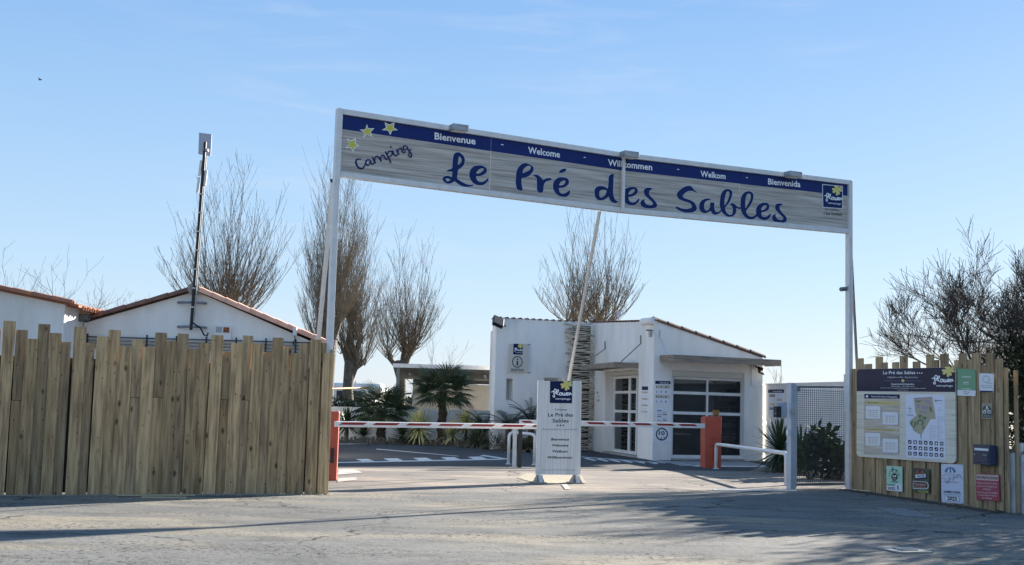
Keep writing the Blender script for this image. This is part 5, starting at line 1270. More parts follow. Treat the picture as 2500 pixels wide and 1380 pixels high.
# ------------------------------------------------------------------ wall right of the reception with planting
we = v2(atY(2074, 936, 26.6)); ws = pD+Vector((.05, .12))
PWl = Plane(ws, we)
gw = thing('boundary_wall', 'white rendered wall running from the reception behind the mesh gate', 'wall', (ws.x, ws.y, 0))
L_ = (we-ws).length; hw0 = PWl.uz(1872, 940)[1]; hw1 = PWl.uz(2060, 935)[1]
MB().pbox(PWl, .0, L_+.8, 0, hw0, -.18, 0, hw1).build('wall_body', WALL, gw)
MB().pbox(PWl, -.03, L_+.83, hw0+.002, hw0+.03, -.2, .02, hw1+.03).build('coping', WALLB, gw)
notice(PWl.shifted(.012), [(1875, 951), (1914, 951), (1914, 1017), (1876, 1017)], 'notice board with navy header on the white wall above the spiky plant', rows=5, nt_='Loisirs & Santé', photos=False)
bed = [G(1868, 1140), G(1925, 1152), G(1941, 1156), G(2000, 1164), G(2078, 1176), Vector((we.x+.6, we.y-.3, 0)), Vector((ws.x+.1, ws.y-.15, 0))]
sheet('planting_bed', [v2(p) for p in bed], .014, SOIL)
kb = thing('kerb', 'sandy concrete kerb edging the planting bed behind the mesh gate', 'kerb', G(1941, 1160))
for a, b in zip(bed[1:4], bed[2:5]):
    pl = Plane(a, b); l_ = (v2(b)-v2(a)).length; nk = max(1, round(l_/.45))
    for j in range(nk): bevel(MB().pbox(pl, j*l_/nk+.006, (j+1)*l_/nk-.006, 0, .14+random.random()*.012, -.1, .02).build('kerb_stone', KERB, kb), .012)

# ------------------------------------------------------------------ far planting bed, low wall, shed
wl = thing('garden_wall', 'low white wall behind the palms on the far side of the courtyard', 'wall', G(1000, 1075))
PL = Plane(v2(atY(700, 990, 37.2)), v2(atY(1215, 1000, 39.0)))
La = (PL.b-PL.a).length
zl0 = PL.uz(825, 993)[1]; zl1 = PL.uz(1205, 1003)[1]
um1 = PL.uz(919, 1000)[0]
MB().pbox(PL, 0, um1, 0, zl0, -.2, 0).build('wall_body', WALLB, wl); MB().pbox(PL, um1+.002, La, 0, zl1-.0, -.2, -.02).build('wall_body', WALLB, wl)
bed2 = [G(790, 1084), G(900, 1085), G(1020, 1086), G(1136, 1091), G(1220, 1097), G(1310, 1104), G(1385, 1105), Vector((pB_.x-.2, pB_.y-.05, 0)), Vector((pA.x, pA.y-.05, 0)), Vector((PL.b.x, PL.b.y, 0)), Vector((PL.a.x, PL.a.y, 0))]
sheet('planting_bed', [v2(p) for p in bed2], .016, SOIL)
ed = thing('bed_edging', 'row of short upright edging stones in front of the far planting bed', 'edging', G(1020, 1086))
mb = MB()
for a, b in zip(bed2[:6], bed2[1:7]):
    l_ = (v2(b)-v2(a)).length; n = int(l_/.095)
    for j in range(n):
        t = (j+.5)/n; p = Vector(a).lerp(Vector(b), t)
        mb.tube([(p.x+random.uniform(-.02, .02), p.y, -.02), (p.x+random.uniform(-.02, .02), p.y+random.uniform(-.02, .03), .15+random.random()*.07)], [.042, .038], 6)
o = mb.build('edging_stones', STONE, ed); o['kind'] = 'stuff'
# shed
YS = 40.5
sh = thing('open_shed', 'low open sided shed with grey sheet roof left of the reception', 'shed', (atY(1080, 1000, YS).x, YS, 0))
xl, xr = atY(963, 895, YS).x, atY(1216, 895, YS).x+.6
zt1 = atY(965, 888, YS).z
mb = MB(); mb.hexa([(xl, YS, zt1-.09), (xr, YS, zt1-.09), (xr, YS+4, zt1-.42), (xl, YS+4, zt1-.42), (xl, YS, zt1), (xr, YS, zt1), (xr, YS+4, zt1-.33), (xl, YS+4, zt1-.33)]); mb.build('roof', SHEDR, sh)
MB().box(((xl+xr)/2, YS-.04, zt1-.06), (xr-xl+.1, .05, .13)).build('fascia', ALU, sh)
for x in (xl+.12, xl+2.2): MB().box((x, YS+.1, (zt1-.12)/2), (.1, .1, zt1-.13)).build('post', GREYM, sh)
for k in range(6):
    x = xl+.5+k*(xr-xl-.6)/5.5; MB().box((x, YS+1.9, zt1-.33), (.06, 3.6, .08)).build('rafter', GREYM, sh)
zw = atY(1100, 938, YS+3).z
MB().box(((xl+xr)/2+.2, YS+3, zw/2), (xr-xl-.4, .15, zw)).build('rear_wall', SHEDW, sh)
MB().box(((xl+xr)/2+.2, YS+2.9, zw+.08), (xr-xl-.4, .05, .12)).build('beam', ASH, sh)
# orange rail in the distance
orl = thing('orange_rail', 'thin orange rail seen behind the left arch post', 'rail', (atY(850, 948, 40).x, 40, 0))
a = atY(805, 950, 40); b = atY(900, 947, 42)
MB().tube([a, b], .035, 6).build('bar', mat('faded_orange', (.50, .26, .08), .6), orl); MB().tube([Vector((a.x, a.y, 0)), a], .03, 6).build('upright', GREYM, orl)

# ------------------------------------------------------------------ houses at left
YH = 25.7
gh = thing('gable_house', 'white gable house with terracotta verge tiles behind the board fence', 'house', (atY(480, 900, YH).x, YH, 0))
apx = atY(478, 708, YH); le = atY(196, 783, YH); re_ = atY(800, 838, YH)
le2 = Vector((le.x-.35, YH, le.z-.10)); ext = (re_-apx); re2 = apx+ext*.99
wallx0 = atY(205, 790, YH).x
mb = MB(); prof = [(wallx0, 0), (re2.x-.2, 0), (re2.x-.2, re2.z-.03), (apx.x, apx.z-.03), (wallx0, le.z-.05)]
def extr(prof, y0, y1, sk=0):
    n = len(prof); mb = MB(); tr = tessellate_polygon([[Vector((x, z, 0)) for x, z in prof]])
    mb.add([(x, y0, z) for x, z in prof]+[(x+sk*(y1-y0), y1, z) for x, z in prof], list(tr)+[(t[2]+n, t[1]+n, t[0]+n) for t in tr]+[(i, (i+1) % n, (i+1) % n+n, i+n) for i in range(n)]); return mb
extr(prof, YH, YH+8, -.2).build('wall', WALL, gh)
rfprof = [(le2.x, le2.z-.04), (apx.x, apx.z-.055), (re2.x, re2.z-.055), (re2.x, re2.z), (apx.x, apx.z), (le2.x, le2.z+.01)]
extr(rfprof, YH+.04, YH+8.1, -.2).build('roof', TERRAD, gh)
TLEFT = mat('shade_painted_verge_tile', (.25, .12, .08), .9, col2=(.16, .09, .065), scale=5, rnd=.15, bump=.003)  # shade of the left slope painted in as browner tiles
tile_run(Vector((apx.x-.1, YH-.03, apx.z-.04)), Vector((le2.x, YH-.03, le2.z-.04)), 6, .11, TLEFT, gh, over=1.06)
tile_run(Vector((apx.x+.08, YH-.03, apx.z-.04)), Vector((re2.x, YH-.03, re2.z-.04)), 10, .115, mat('sun_painted_terracotta', (.88, .46, .31), .85, var=.25, scale=5, rnd=.12), gh, over=1.06)  # salmon brightened, sunlight painted into the right slope tiles
MB().tube([(apx.x, YH-.16, apx.z+.01), (apx.x-1.6, YH+8, apx.z+.01)], .13, 10).build('ridge_tile', mat('mortar_tile', (.42, .36, .30), .9, var=.3), gh)
# gutter box at left eave
g0 = atY(150, 781, YH-.1); g1 = atY(222, 776, YH-.1)
mb = MB(); mb.hexa([(g0.x, YH-.3, g0.z-.10), (g1.x, YH-.3, g1.z-.06), (g1.x, YH-.11, g1.z-.06), (g0.x, YH-.11, g0.z-.10), (g0.x, YH-.3, g0.z+.05), (g1.x, YH-.3, g1.z+.07), (g1.x, YH-.11, g1.z+.07), (g0.x, YH-.11, g0.z+.05)]); bevel(mb.build('gutter', GUT, gh), .02)
p = atY(177, 781, YH-.32); MB().tube([p, p+Vector((0, -.03, 0))], .03, 10).build('gutter_outlet', WHITE, gh)
dp = atY(163, 800, YH-.2); MB().box((dp.x, YH-.2, dp.z/2-.02), (.14, .1, dp.z)).build('downpipe', WALL, gh)
# dark slats under (louvre strip)
xa, xb = atY(168, 830, YH-.05).x, atY(560, 830, YH-.05).x
for k, yy in enumerate((822, 830, 838, 846)):
    za_ = atY(350, yy+4, YH-.05).z; MB().box(((xa+xb)/2+.9, YH-.06, za_), (xb-xa+2.6, .05, .022)).build('trellis_bar', GREYM if k else ASH, gh)
for k in range(8): MB().box((xa+.4+k*.62, YH-.1, atY(350, 836, YH).z), (.03, .03, .3)).build('trellis_upright', ASH, gh)
# vent with brown square
vt = thing('wall_vent', 'white framed wall box with grey and rust coloured squares under the gable', 'vent', atY(546, 812, YH))
PH = Plane((-5, YH), (5, YH)); cV = lambda x, y: (350+x/2.465, 300+y/2.465)
slab(PH, [cV(432, 1218), cV(534, 1224), cV(530, 1312), cV(428, 1308)], .05, 'frame', WHITE, vt, .06)
slab(PH, [cV(442, 1228), cV(476, 1230), cV(474, 1262), cV(440, 1260)], .02, 'grille', ALUD, vt, .075)
slab(PH, [cV(487, 1231), cV(522, 1233), cV(520, 1264), cV(485, 1262)], .02, 'rust_panel', mat('rust', (.28, .09, .04), .8, var=.2), vt, .075)
sn = thing('wall_sensor', 'small white cylindrical sensor hanging under the right roof slope', 'sensor', atY(720, 830, YH))
p = atY(720, 810, YH-.12); MB().tube([p+Vector((0, 0, .09)), p-Vector((0, 0, .08))], .045, 10).build('body', WHITE, sn); MB().tube([p-Vector((0, 0, .08)), p-Vector((-.01, 0, .16)), p-Vector((.03, -.03, .24)), p-Vector((.02, -.12, .3))], .012, 5).build('cable', CABLE, sn)
# mast
ms = thing('antenna_mast', 'tall black mast with a flat panel antenna and three small aerials on the gable wall', 'mast', atY(466, 805, YH-.15))
tp = atY(501, 347, YH-.18); bt = atY(466, 806, YH-.18); 
cb = atY(469, 783, YH-.18)
MB().tube([bt, tp], .034, 10).build('pole', CABLE, ms)
MB().tube([cb+Vector((.045, -.01, 0)), tp+Vector((.045, -.01, -.3))], .014, 6).build('pole_conduit', ALUD, ms)
pa_ = Plane((tp.x-1, YH-.30), (tp.x+1, YH-.24)); slab(Plane((tp.x-1, YH-.02), (tp.x+1, YH+.06)), [(486, 324), (517, 328), (514, 381), (484, 376)], .03, 'panel_antenna', ANT, ms)
MB().box(tp+Vector((0, .02, -.17)), (.14, .1, .05)).build('clamp', ALUD, ms)
for (x, y, dx) in ((489, 411, -.05), (502, 435, .07), (484, 452, -.06)):
    p = atY(x, y, YH-.18); o = MB().box((0, 0, 0), (.055, .05, .34)).build('sector_antenna', ALU, ms, origin=(0, 0, 0)); o.location = p-PW[ms.name]; o.rotation_euler = (0, R(4), 0); bevel(o, .015)
for yy in (740, 799):
    p = atY(470, yy, YH); 
    for sx in (-1, 1):
        MB().tube([Vector((p.x, YH-.18, p.z)), Vector((p.x+sx*.12, YH-.14, p.z)), Vector((p.x+sx*.30, YH-.02, p.z))], .028, 6).build('wall_bracket', ALUD, ms)
cp_ = [atY(x, y, YH-.16) for x, y in ((468, 786), (478, 794), (488, 799), (492, 806), (498, 818), (506, 820), (508, 812))]
MB().tube(cp_, .018, 6).build('cable', CABLE, ms)
for k in range(7):
    t = .12+k*.1; p = bt.lerp(tp, t); MB().tube([p-Vector((0, 0, .012)), p+Vector((0, 0, .012))], .042, 10).build('strap', ALU, ms)
# far left house
YL = 24.6
lh = thing('white_house', 'white house wall with terracotta verge at the left edge of the photo', 'house', (atY(80, 900, YL).x, YL, 0))
x1_ = atY(158, 760, YL).x; x0_ = x1_-5; ea = atY(180, 742, YL); e0 = atY(0, 706, YL); sl = (ea.z-e0.z)/(ea.x-e0.x)
zf = lambda x: ea.z+(x-ea.x)*sl
extr([(x0_, 0), (x1_, 0), (x1_, zf(x1_)-.02), (x0_, zf(x0_)-.02)], YL, YL+6).build('wall', WALL, lh)
extr([(x0_, zf(x0_)-.02), (ea.x+.12, zf(ea.x+.12)-.05), (ea.x+.12, zf(ea.x+.12)), (x0_, zf(x0_)+.05)], YL-.05, YL+6).build('roof', TERRA, lh)
tile_run(Vector((e0.x-.5, YL-.09, zf(e0.x-.5)+.0)), Vector((ea.x, YL-.09, zf(ea.x)+.0)), 5, .09, TERRA, lh, over=1.05)
src = None
for k in range(9):
    p = Vector((ea.x-.25, YL+.2+k*.28, zf(ea.x)-.03))
    if src is None: src = halftile(.42, .1).build('roof_tile', TERRA, lh, origin=(0, 0, 0)); src.location = p-PW[lh.name]; src.rotation_euler = (0, R(12), 0)
    else: copyobj(src, p, lh, rot=(0, R(12), 0))

# ------------------------------------------------------------------ trees
def shoot(mb, p, d, L_, r, up=.25, n=6, wob=.05, sides=3):
    pts = [p.copy()]; rad = [r]; d = d.normalized(); q = p.copy(); st = L_/n
    for i in range(n):
        d = (d+Vector((random.gauss(0, wob), random.gauss(0, wob), up*.5/n*2+random.gauss(0, wob*.4)))).normalized()
        q = q+d*st; pts.append(q.copy()); rad.append(max(.0035, r*(1-(i+1)/n*.8)))
    mb.tube(pts, rad, sides, cap=False); return pts, rad
def pollard(px, Y, knob_py, top_py, half_px, label, nshoot=70, trunk_r=.25, spread=1.0, seed=1, mat_s=SHOOT, heads=None, ntw=7, name='pollarded_tree', thick=.018, group='pollarded trees'):
    random.seed(seed)
    base = atY(px, 1000, Y); base.z = 0; zk = atY(px, knob_py, Y).z; zt_ = atY(px, top_py, Y).z; hw = half_px*Y/3000
    t = thing(name, label, 'tree', base, group)
    mbt = MB(); trunk_r *= .78; zc = [0, .25*zk, .6*zk, zk]
    mbt.tube([base+Vector((random.uniform(-.06, .06), 0, z)) for z in zc], [trunk_r*1.25, trunk_r, trunk_r*.9, trunk_r*1.1], 10)
    mb = MB(); H = zt_-zk
    hs_ = heads or [(0, 0, 0)]
    hp = []
    for (hx, hy, hz) in hs_:
        h = base+Vector((hx, hy, zk+hz)); hp.append(h)
        mbt.tube([base+Vector((0, 0, zk*.75)), base.lerp(h, .5)+Vector((0, 0, zk*.42)), h, h+Vector((0, 0, .15))], [trunk_r*.8, trunk_r*.5, trunk_r*.5, trunk_r*.3], 8)
    o = mbt.build('trunk', BARK, t, smooth=True)
    for i in range(nshoot):
        h = random.choice(hp); az = random.uniform(0, 2*math.pi); s_ = random.random()**.62
        tilt = s_*1.42*spread
        d = Vector((math.sin(tilt)*math.cos(az), math.sin(tilt)*math.sin(az), math.cos(tilt)))
        # ellipsoidal envelope
        L_ = 1/math.sqrt((math.sin(tilt)/(hw*1.05))**2+(math.cos(tilt)/H)**2)*random.uniform(.66, 1.0)
        st = h+Vector((random.uniform(-1, 1), random.uniform(-1, 1), random.uniform(-.6, .6)))*trunk_r*.8
        pts, rad = shoot(mb, st, d, L_, thick*random.uniform(.42, .78), up=.34+.75*s_, n=8, wob=.03, sides=4)
        for k in range(ntw):
            j = random.randint(1, len(pts)-2); a2 = random.uniform(0, 6.28); dd = (pts[j+1]-pts[j]).normalized()
            side = Vector((math.cos(a2), math.sin(a2), random.uniform(-.1, .5)))
            p2, r2 = shoot(mb, pts[j].lerp(pts[j+1], random.random()), dd*.8+side*.6, L_*random.uniform(.12, .30), rad[j]*.4, up=.75, n=3, wob=.08)
            if random.random() < .6:
                j2 = random.randint(0, 2); s2 = Vector((random.uniform(-1, 1), random.uniform(-1, 1), random.uniform(0, 1)))
                shoot(mb, p2[j2], (p2[j2+1]-p2[j2]).normalized()+s2*.8, L_*random.uniform(.05, .13), .0045, up=.2, n=2, wob=.1)
    mb.build('crown', mat_s, t); return t
pollard(535, 35, 760, 355, 178, 'wide fan shaped bare tree behind the gable house', 190, .28, 1.0, 3, SHOOT, heads=[(-.35, 0, -.2), (0, .2, 0), (.35, .1, -.2), (.1, 0, -.1)], ntw=8, thick=.02)
pollard(797, 42, 830, 395, 108, 'tall dense bare tree partly hidden by the left arch post', 240, .26, .62, 5, SHOOTG, heads=[(0, 0, .2), (-.2, .1, .9), (.3, 0, .6), (.1, 0, 1.6), (-.3, 0, -.3)], ntw=12, thick=.018)
pollard(850, 44, 880, 455, 92, 'bare tree with a knobbly forked trunk just right of the left arch post', 210, .26, .8, 8, SHOOTG, heads=[(-.2, 0, .3), (.3, .1, .7), (0, 0, 1.5), (.4, 0, -.1)], ntw=11, thick=.018)
pollard(975, 46, 880, 575, 112, 'smaller bare tree with a thick forked trunk above the left end of the shed', 170, .24, .85, 11, SHOOT, heads=[(-.45, 0, .1), (.3, 0, .25), (.1, .2, .5), (.5, 0, .6)], ntw=9, thick=.018)
pollard(1432, 41, 795, 440, 138, 'bare tree rising behind the reception roof and below the banner', 170, .3, .95, 14, SHOOT, heads=[(-.6, 0, 0), (-.2, .2, 0), (.3, 0, .05), (.65, .1, 0)], ntw=9, thick=.022)
def wildtree(base, label, height, spread, seed, mat_, depth=4, r=.16, name='bare_tree', lean=(0, 0), nb_=4, trunk_h=.35, thick=1.0, tips=3, density=1.0, prim=(.6, .85)):
    random.seed(seed); t = thing(name, label, 'tree', base); mbt = MB(); mb = MB(); base = Vector(base)
    th = height*trunk_h; pts = [base, base+Vector((lean[0]*.3, lean[1]*.3, th*.5)), base+Vector((lean[0], lean[1], th))]
    mbt.tube(pts, [r*1.2, r, r*.85], 8); mbt.build('trunk', BARK if mat_ != DARKTW else MATS['dark_bark'], t)
    def br(p, d, L_, rr, k):
        q, ra = shoot(mb, p, d, L_, rr, up=.22, n=5, wob=.10, sides=4 if k > 1 else 3)
        if k <= 0: return
        n = nb_ if k > 1 else tips
        for i in range(int(n*density+random.random())):
            j = random.randint(1, 4); side = Vector((random.gauss(0, 1), random.gauss(0, 1), random.gauss(.35, .5))).normalized()
            dd = (q[j+1]-q[j]).normalized()*.8+side*.75*spread
            br(q[j].lerp(q[j+1], random.random()), dd, L_*random.uniform(.42, .68), max(.004, ra[j]*.6), k-1)
    for i in range(nb_+2):
        a = 2*math.pi*(i+random.random()*.5)/(nb_+2); d = Vector((math.cos(a)*spread, math.sin(a)*spread, random.uniform(.5, 1.2)))
        br(pts[-1]+Vector((0, 0, random.uniform(-.3, .1)*th)), d, (height-th)*random.uniform(*prim), r*.5*thick, depth)
    mb.build('crown', mat_, t); return t
b_ = atY(165, 900, 46); wildtree((b_.x, b_.y, 0), 'sparse spreading bare tree behind the two white houses at left', 5.9, 1.0, 21, SHOOT, depth=3, r=.13, trunk_h=.38)
b_ = atY(-110, 900, 40); wildtree((b_.x, b_.y, 0), 'bare tree whose twigs reach in at the left edge above the white house', 6.2, .8, 22, SHOOT, depth=3, r=.13, trunk_h=.3)
b_ = atY(1062, 900, 60); wildtree((b_.x, b_.y, 0), 'faint small bare tree far behind the shed roof', 4.2, .5, 25, SHOOTG, depth=2, r=.08)
b_ = atY(1895, 930, 33); wildtree((b_.x, b_.y, 0), 'thin leafless sapling above the white wall right of the reception', 2.5, .5, 26, SHOOTG, depth=1, r=.02, trunk_h=.75)
MATS['dark_bark'] = MATS.get('dark_bark')
# tamarisk-like dark tree at right
wildtree((10.3, 22.5, 0), 'large dark bare tree with dense fine twigs above the right fence', 5.1, .95, 31, DARKTW, depth=4, r=.16, nb_=6, trunk_h=.16, tips=10, name='dense_bare_tree', prim=(.45, .68), thick=1.5)
wildtree((11.2, 27.0, 0), 'pale low bare tree peeping over the left half of the right fence', 4.5, 1.0, 33, SHOOTG, depth=3, r=.08, nb_=5, trunk_h=.3, tips=6, prim=(.5, .7))
wildtree((9.9, 20.3, 0), 'second dark twiggy tree at the right edge behind the picket fence', 4.3, .85, 37, DARKTW, depth=4, r=.15, nb_=6, trunk_h=.15, tips=10, name='dense_bare_tree', prim=(.42, .6))
def leafcloud(name, label, cat, blobs, n, size, mat_, trunk=None, seed=1, parent=None, aspect=.4):
    random.seed(seed); c = blobs[0]; t = parent or thing(name, label, cat, (c[0], c[1], 0)); mb = MB()
    tot = sum(b[3]**2 for b in blobs)
    for (x, y, z, r, zs) in blobs:
        for i in range(int(n*r*r/tot)):
            v = Vector((random.gauss(0, 1), random.gauss(0, 1), random.gauss(0, 1))).normalized()*r*(random.random()**.45)
            nn = noise.noise(v*1.6+Vector((x, y, z)))
            v *= 1+.45*nn
            p = Vector((x+v.x, y+v.y, max(.03, z+v.z*zs))); s_ = size*random.uniform(.6, 1.3)
            a = Vector((random.gauss(0, 1), random.gauss(0, 1), random.gauss(.3, 1))).normalized(); b = a.cross(Vector((random.gauss(0, 1), random.gauss(0, 1), random.gauss(0, 1)))).normalized()
            mb.add([p, p+a*s_*.5+b*s_*aspect*.5, p+a*s_, p+a*s_*.5-b*s_*aspect*.5], [(0, 1, 2, 3)])
    mb.build('foliage', mat_, t)
    if trunk:
        mt = MB()
        for (x0t, y0t, x1t, y1t, z1t, rt) in trunk: mt.tube([(x0t, y0t, 0), ((x0t+x1t)/2+.05, (y0t+y1t)/2, z1t*.5), (x1t, y1t, z1t)], [rt, rt*.8, rt*.4], 8)
        mt.build('trunk', MATS['dark_bark'], t)
    return t
leafcloud('evergreen_tree', 'dark evergreen mass directly behind the right end of the board fence', 'tree', [(8.75, 21.0, .9, .6, 1.5), (8.95, 21.2, 2.0, .62, 1.1), (9.7, 21.4, 2.3, 1.0, 1.1), (10.9, 21.8, 2.2, 1.4, 1.1), (12.2, 22.0, 2.4, 1.6, 1.1)], 24000, .10, LEAFD, [(10.6, 22.6, 10.8, 22.5, 2.4, .14), (12.2, 22.2, 12.2, 22.0, 2.8, .16)], 41)
# trees just beyond the right edge whose shade falls on the street
leafcloud('evergreen_tree', 'broad evergreen standing just outside the right edge and shading the street', 'tree', [(11.4, 18.2, 2.9, 1.9, .95), (9.8, 19.4, 2.4, 1.0, 1.0), (13.2, 17.4, 3.6, 2.1, .9)], 22000, .14, LEAFD, [(11.4, 18.4, 11.4, 18.2, 3.0, .2), (13.2, 17.6, 13.2, 17.4, 3.6, .2)], 43)
leafcloud('evergreen_tree', 'lower evergreen outside the right edge beside the picket fence', 'tree', [(10.2, 14.6, 1.9, 1.3, .9), (12.0, 13.8, 2.6, 1.5, .9)], 9000, .15, LEAFD, [(10.4, 14.6, 10.4, 14.6, 2.0, .14)], 45)
# hedge behind palms
hg = thing('hedge', 'dark clipped hedge above the low wall behind the left palm', 'hedge', (atY(870, 980, 41).x, 41, 0))
h0 = atY(800, 985, 41); h1 = atY(915, 985, 41)
bl_ = [(h0.x+(h1.x-h0.x)*k/6, 41, .8, .42, 1.2) for k in range(7)]
leafcloud('hedge', '', '', bl_, 6000, .09, LEAFD, None, 51, parent=hg)
# distant scrub closing the gap under the trees
random.seed(60)
bb = []
for k in range(16): bb.append((atY(300+k*60, 980, 75).x, 75+random.uniform(-3, 3), .5, random.uniform(1.4, 2.1), .8))
o = leafcloud('far_scrub', 'low dark scrub far behind the trees left of the shed', 'scrub', bb, 14000, .35, LEAFD, None, 61)
cv = thing('caravan', 'pale caravan glimpsed far behind the trunks left of the palms', 'caravan', (atY(858, 960, 62).x, 62, 0))
c = atY(858, 955, 62); bevel(MB().box((c.x, 62, 1.25), (3.2, 2.0, 1.7)).build('body', WHITE, cv), .15, 3); MB().box((c.x, 60.98, 1.45), (1.2, .03, .5)).build('window', ASH, cv)
for dx in (-.5, .5): MB().tube([(c.x+dx, 61.0, .3), (c.x+dx, 61.2, .3)], .3, 14).build('wheel', ASH, cv)

# ------------------------------------------------------------------ palms and plants
def fan_leaf(seed, pet=.38, fan=.42, nseg=20):
    random.seed(seed); mb = MB()
    # petiole along +X with droop
    pts = [Vector((0, 0, 0)), Vector((pet*.5, 0, .02)), Vector((pet, 0, 0))]
    mb.tube(pts, [.012, .009, .008], 4)
    for k in range(nseg):
        a = R(-115+230*k/(nseg-1)); l_ = fan*(.75+.25*math.cos(a*.6))*random.uniform(.9, 1.05)
        d = Vector((math.cos(a), math.sin(a), .10)); s_ = Vector((-math.sin(a), math.cos(a), 0))*.019
        o = Vector((pet, 0, 0)); m1 = o+d*l_*.5; e = o+d*l_+Vector((0, 0, -.14*l_-random.uniform(.0, .16)*l_))
        mb.add([o, m1+s_+Vector((0, 0, -.01)), e, m1-s_+Vector((0, 0, -.01)), m1+Vector((0, 0, .008))], [(0, 1, 4), (0, 4, 3), (1, 2, 4), (4, 2, 3)])
    return mb
def palm(px, base_py, Y, h, label, nl, seed, sc=1.0, group='fan palms'):
    random.seed(seed); b = atY(px, 1000, Y); b.z = 0
    t = thing('fan_palm', label, 'palm tree', b, group)
    mb = MB(); n = 14; pts = []; rr = []
    for i in range(n+1):
        z = h*i/n; pts.append(b+Vector((.02*math.sin(i), .02*math.cos(i*1.3), z))); rr.append((.12 if i % 2 else .145)*(1.0-.15*i/n)+random.uniform(-.008, .01))
    mb.tube(pts, rr, 10)
    for k in range(120):
        a = random.uniform(0, 6.28); z = random.uniform(.05, h); p = b+Vector((math.cos(a)*.125, math.sin(a)*.125, z)); e = p+Vector((math.cos(a)*.05, math.sin(a)*.05, random.uniform(.03, .09)))
        s_ = Vector((-math.sin(a), math.cos(a), 0))*.016; mb.add([p+s_, p-s_, e], [(0, 1, 2)])
    mb.build('trunk', PALMT, t)
    top_ = b+Vector((0, 0, h)); srcs = []
    for j in range(3):
        srcs.append(fan_leaf(seed+j, .36*sc, .42*sc, 20))
    first = [None]*3
    for i in range(nl):
        el = R(58-92*(i/nl)**.9); az = i*2.399+random.uniform(-.2, .2); j = i % 3
        rot = (random.uniform(-.3, .3), -el, az); p = top_+Vector((0, 0, -.02*i/nl))
        if first[j] is None:
            o = srcs[j].build('frond', PALMG, t, origin=(0, 0, 0)); o.location = p-PW[t.name]; o.rotation_euler = rot; first[j] = o
        else: o = copyobj(first[j], p, t, rot=rot)
        s_ = random.uniform(.85, 1.12); o.scale = (s_, s_, s_)
palm(933, 1075, 36.3, .98, 'left fan palm with a short thick trunk and drooping green crown', 38, 71, 1.4)
palm(1080, 1075, 36.6, 1.58, 'right fan palm with a taller trunk in front of the shed', 38, 75, 1.42)
def rosette(base, h0, n, L_, w, mat_, label, seed, name='yucca', elmin=-35, elmax=88, stem=.05, droop=.25, trunkm=PALMT, cat='plant', group=None, dead=0):
    random.seed(seed); base = Vector(base); t = thing(name, label, cat, base, group)
    if h0 > .06: MB().tube([base, base+Vector((.02, 0, h0*.6)), base+Vector((0, 0, h0))], [stem*1.2, stem, stem], 8).build('stem', trunkm, t)
    c = base+Vector((0, 0, h0)); mb = MB()
    for i in range(n):
        az = i*2.39996+random.uniform(-.15, .15); f = i/n; el = R(elmax+(elmin-elmax)*f+random.uniform(-8, 8)); l_ = L_*random.uniform(.8, 1.08)
        if dead and f > 1-dead: mb.cm = 1
        else: mb.cm = 0
        d = Vector((math.cos(az)*math.cos(el), math.sin(az)*math.cos(el), math.sin(el))); s_ = Vector((-math.sin(az), math.cos(az), 0))*w*.5
        p0 = c+d*.03; p1 = c+d*l_*.45; p2 = c+d*l_*.78+Vector((0, 0, -droop*l_*.12)); p3 = c+d*l_+Vector((0, 0, -droop*l_*.3))
        mb.add([p0+s_*.7, p0-s_*.7, p1+s_, p1-s_, p2+s_*.7, p2-s_*.7, p3, p1+Vector((0, 0, -w*.25))], [(0, 1, 7), (0, 7, 2), (1, 3, 7), (2, 7, 4), (7, 3, 5), (4, 7, 5), (4, 5, 6)])
    mb.build('leaves', [mat_, DEAD], t); return t
g_ = lambda px, py: G(px, py)
def bs(px, Y): b = atY(px, 1000, Y); return (b.x, b.y, 0)
rosette(bs(848, 36.2), .50, 130, .62, .040, YUCG, 'dark green spiky yucca beside the orange barrier post', 81)
rosette(bs(1024, 35.6), .46, 150, .68, .048, YUCV, 'yellow striped yucca between the two palms', 82, elmin=-50)
rosette(bs(1137, 35.8), .50, 130, .64, .048, YUCV, 'yellow striped yucca right of the taller palm', 83, elmin=-20)
rosette(bs(1106, 35.4), .30, 110, .5, .04, YUCV, 'small yellow striped yucca at the foot of the taller palm', 86)
rosette(bs(985, 35.5), .25, 110, .5, .034, YUCG, 'small dark green yucca right of the left palm', 87)
rosette(bs(1172, 35.3), .35, 120, .6, .036, YUCG, 'dark green yucca left of the feathery plants by the reception', 88)
rosette(bs(890, 35.8), .2, 110, .5, .034, YUCG, 'small dark green yucca left of the left palm trunk', 89)
rosette(bs(1024, 35.6+.25), .40, 60, .5, .03, GRASSM, 'dull green drooping yucca skirt under the striped one between the palms', 84, elmin=-60, elmax=10)
for i, (px, Y, L_, lab) in enumerate(((1165, 34.2, .75, 'dense strap leaved clump in front of the right striped yucca'), (1212, 33.4, .75, 'dense strap leaved clump left of the hoop rail'), (1262, 32.6, .68, 'strap leaved clump behind the hoop rail'), (1300, 32.3, .6, 'strap leaved clump just left of the totem'), (1375, 32.4, .4, 'low strap leaved clump hidden behind the totem'))):
    rosette(bs(px, Y), .04, 240, L_, .024, GRASSM, lab, 90+i, name='strap_leaf_clump', elmin=5, elmax=85, droop=1.3, group='strap leaved clumps', dead=.12)
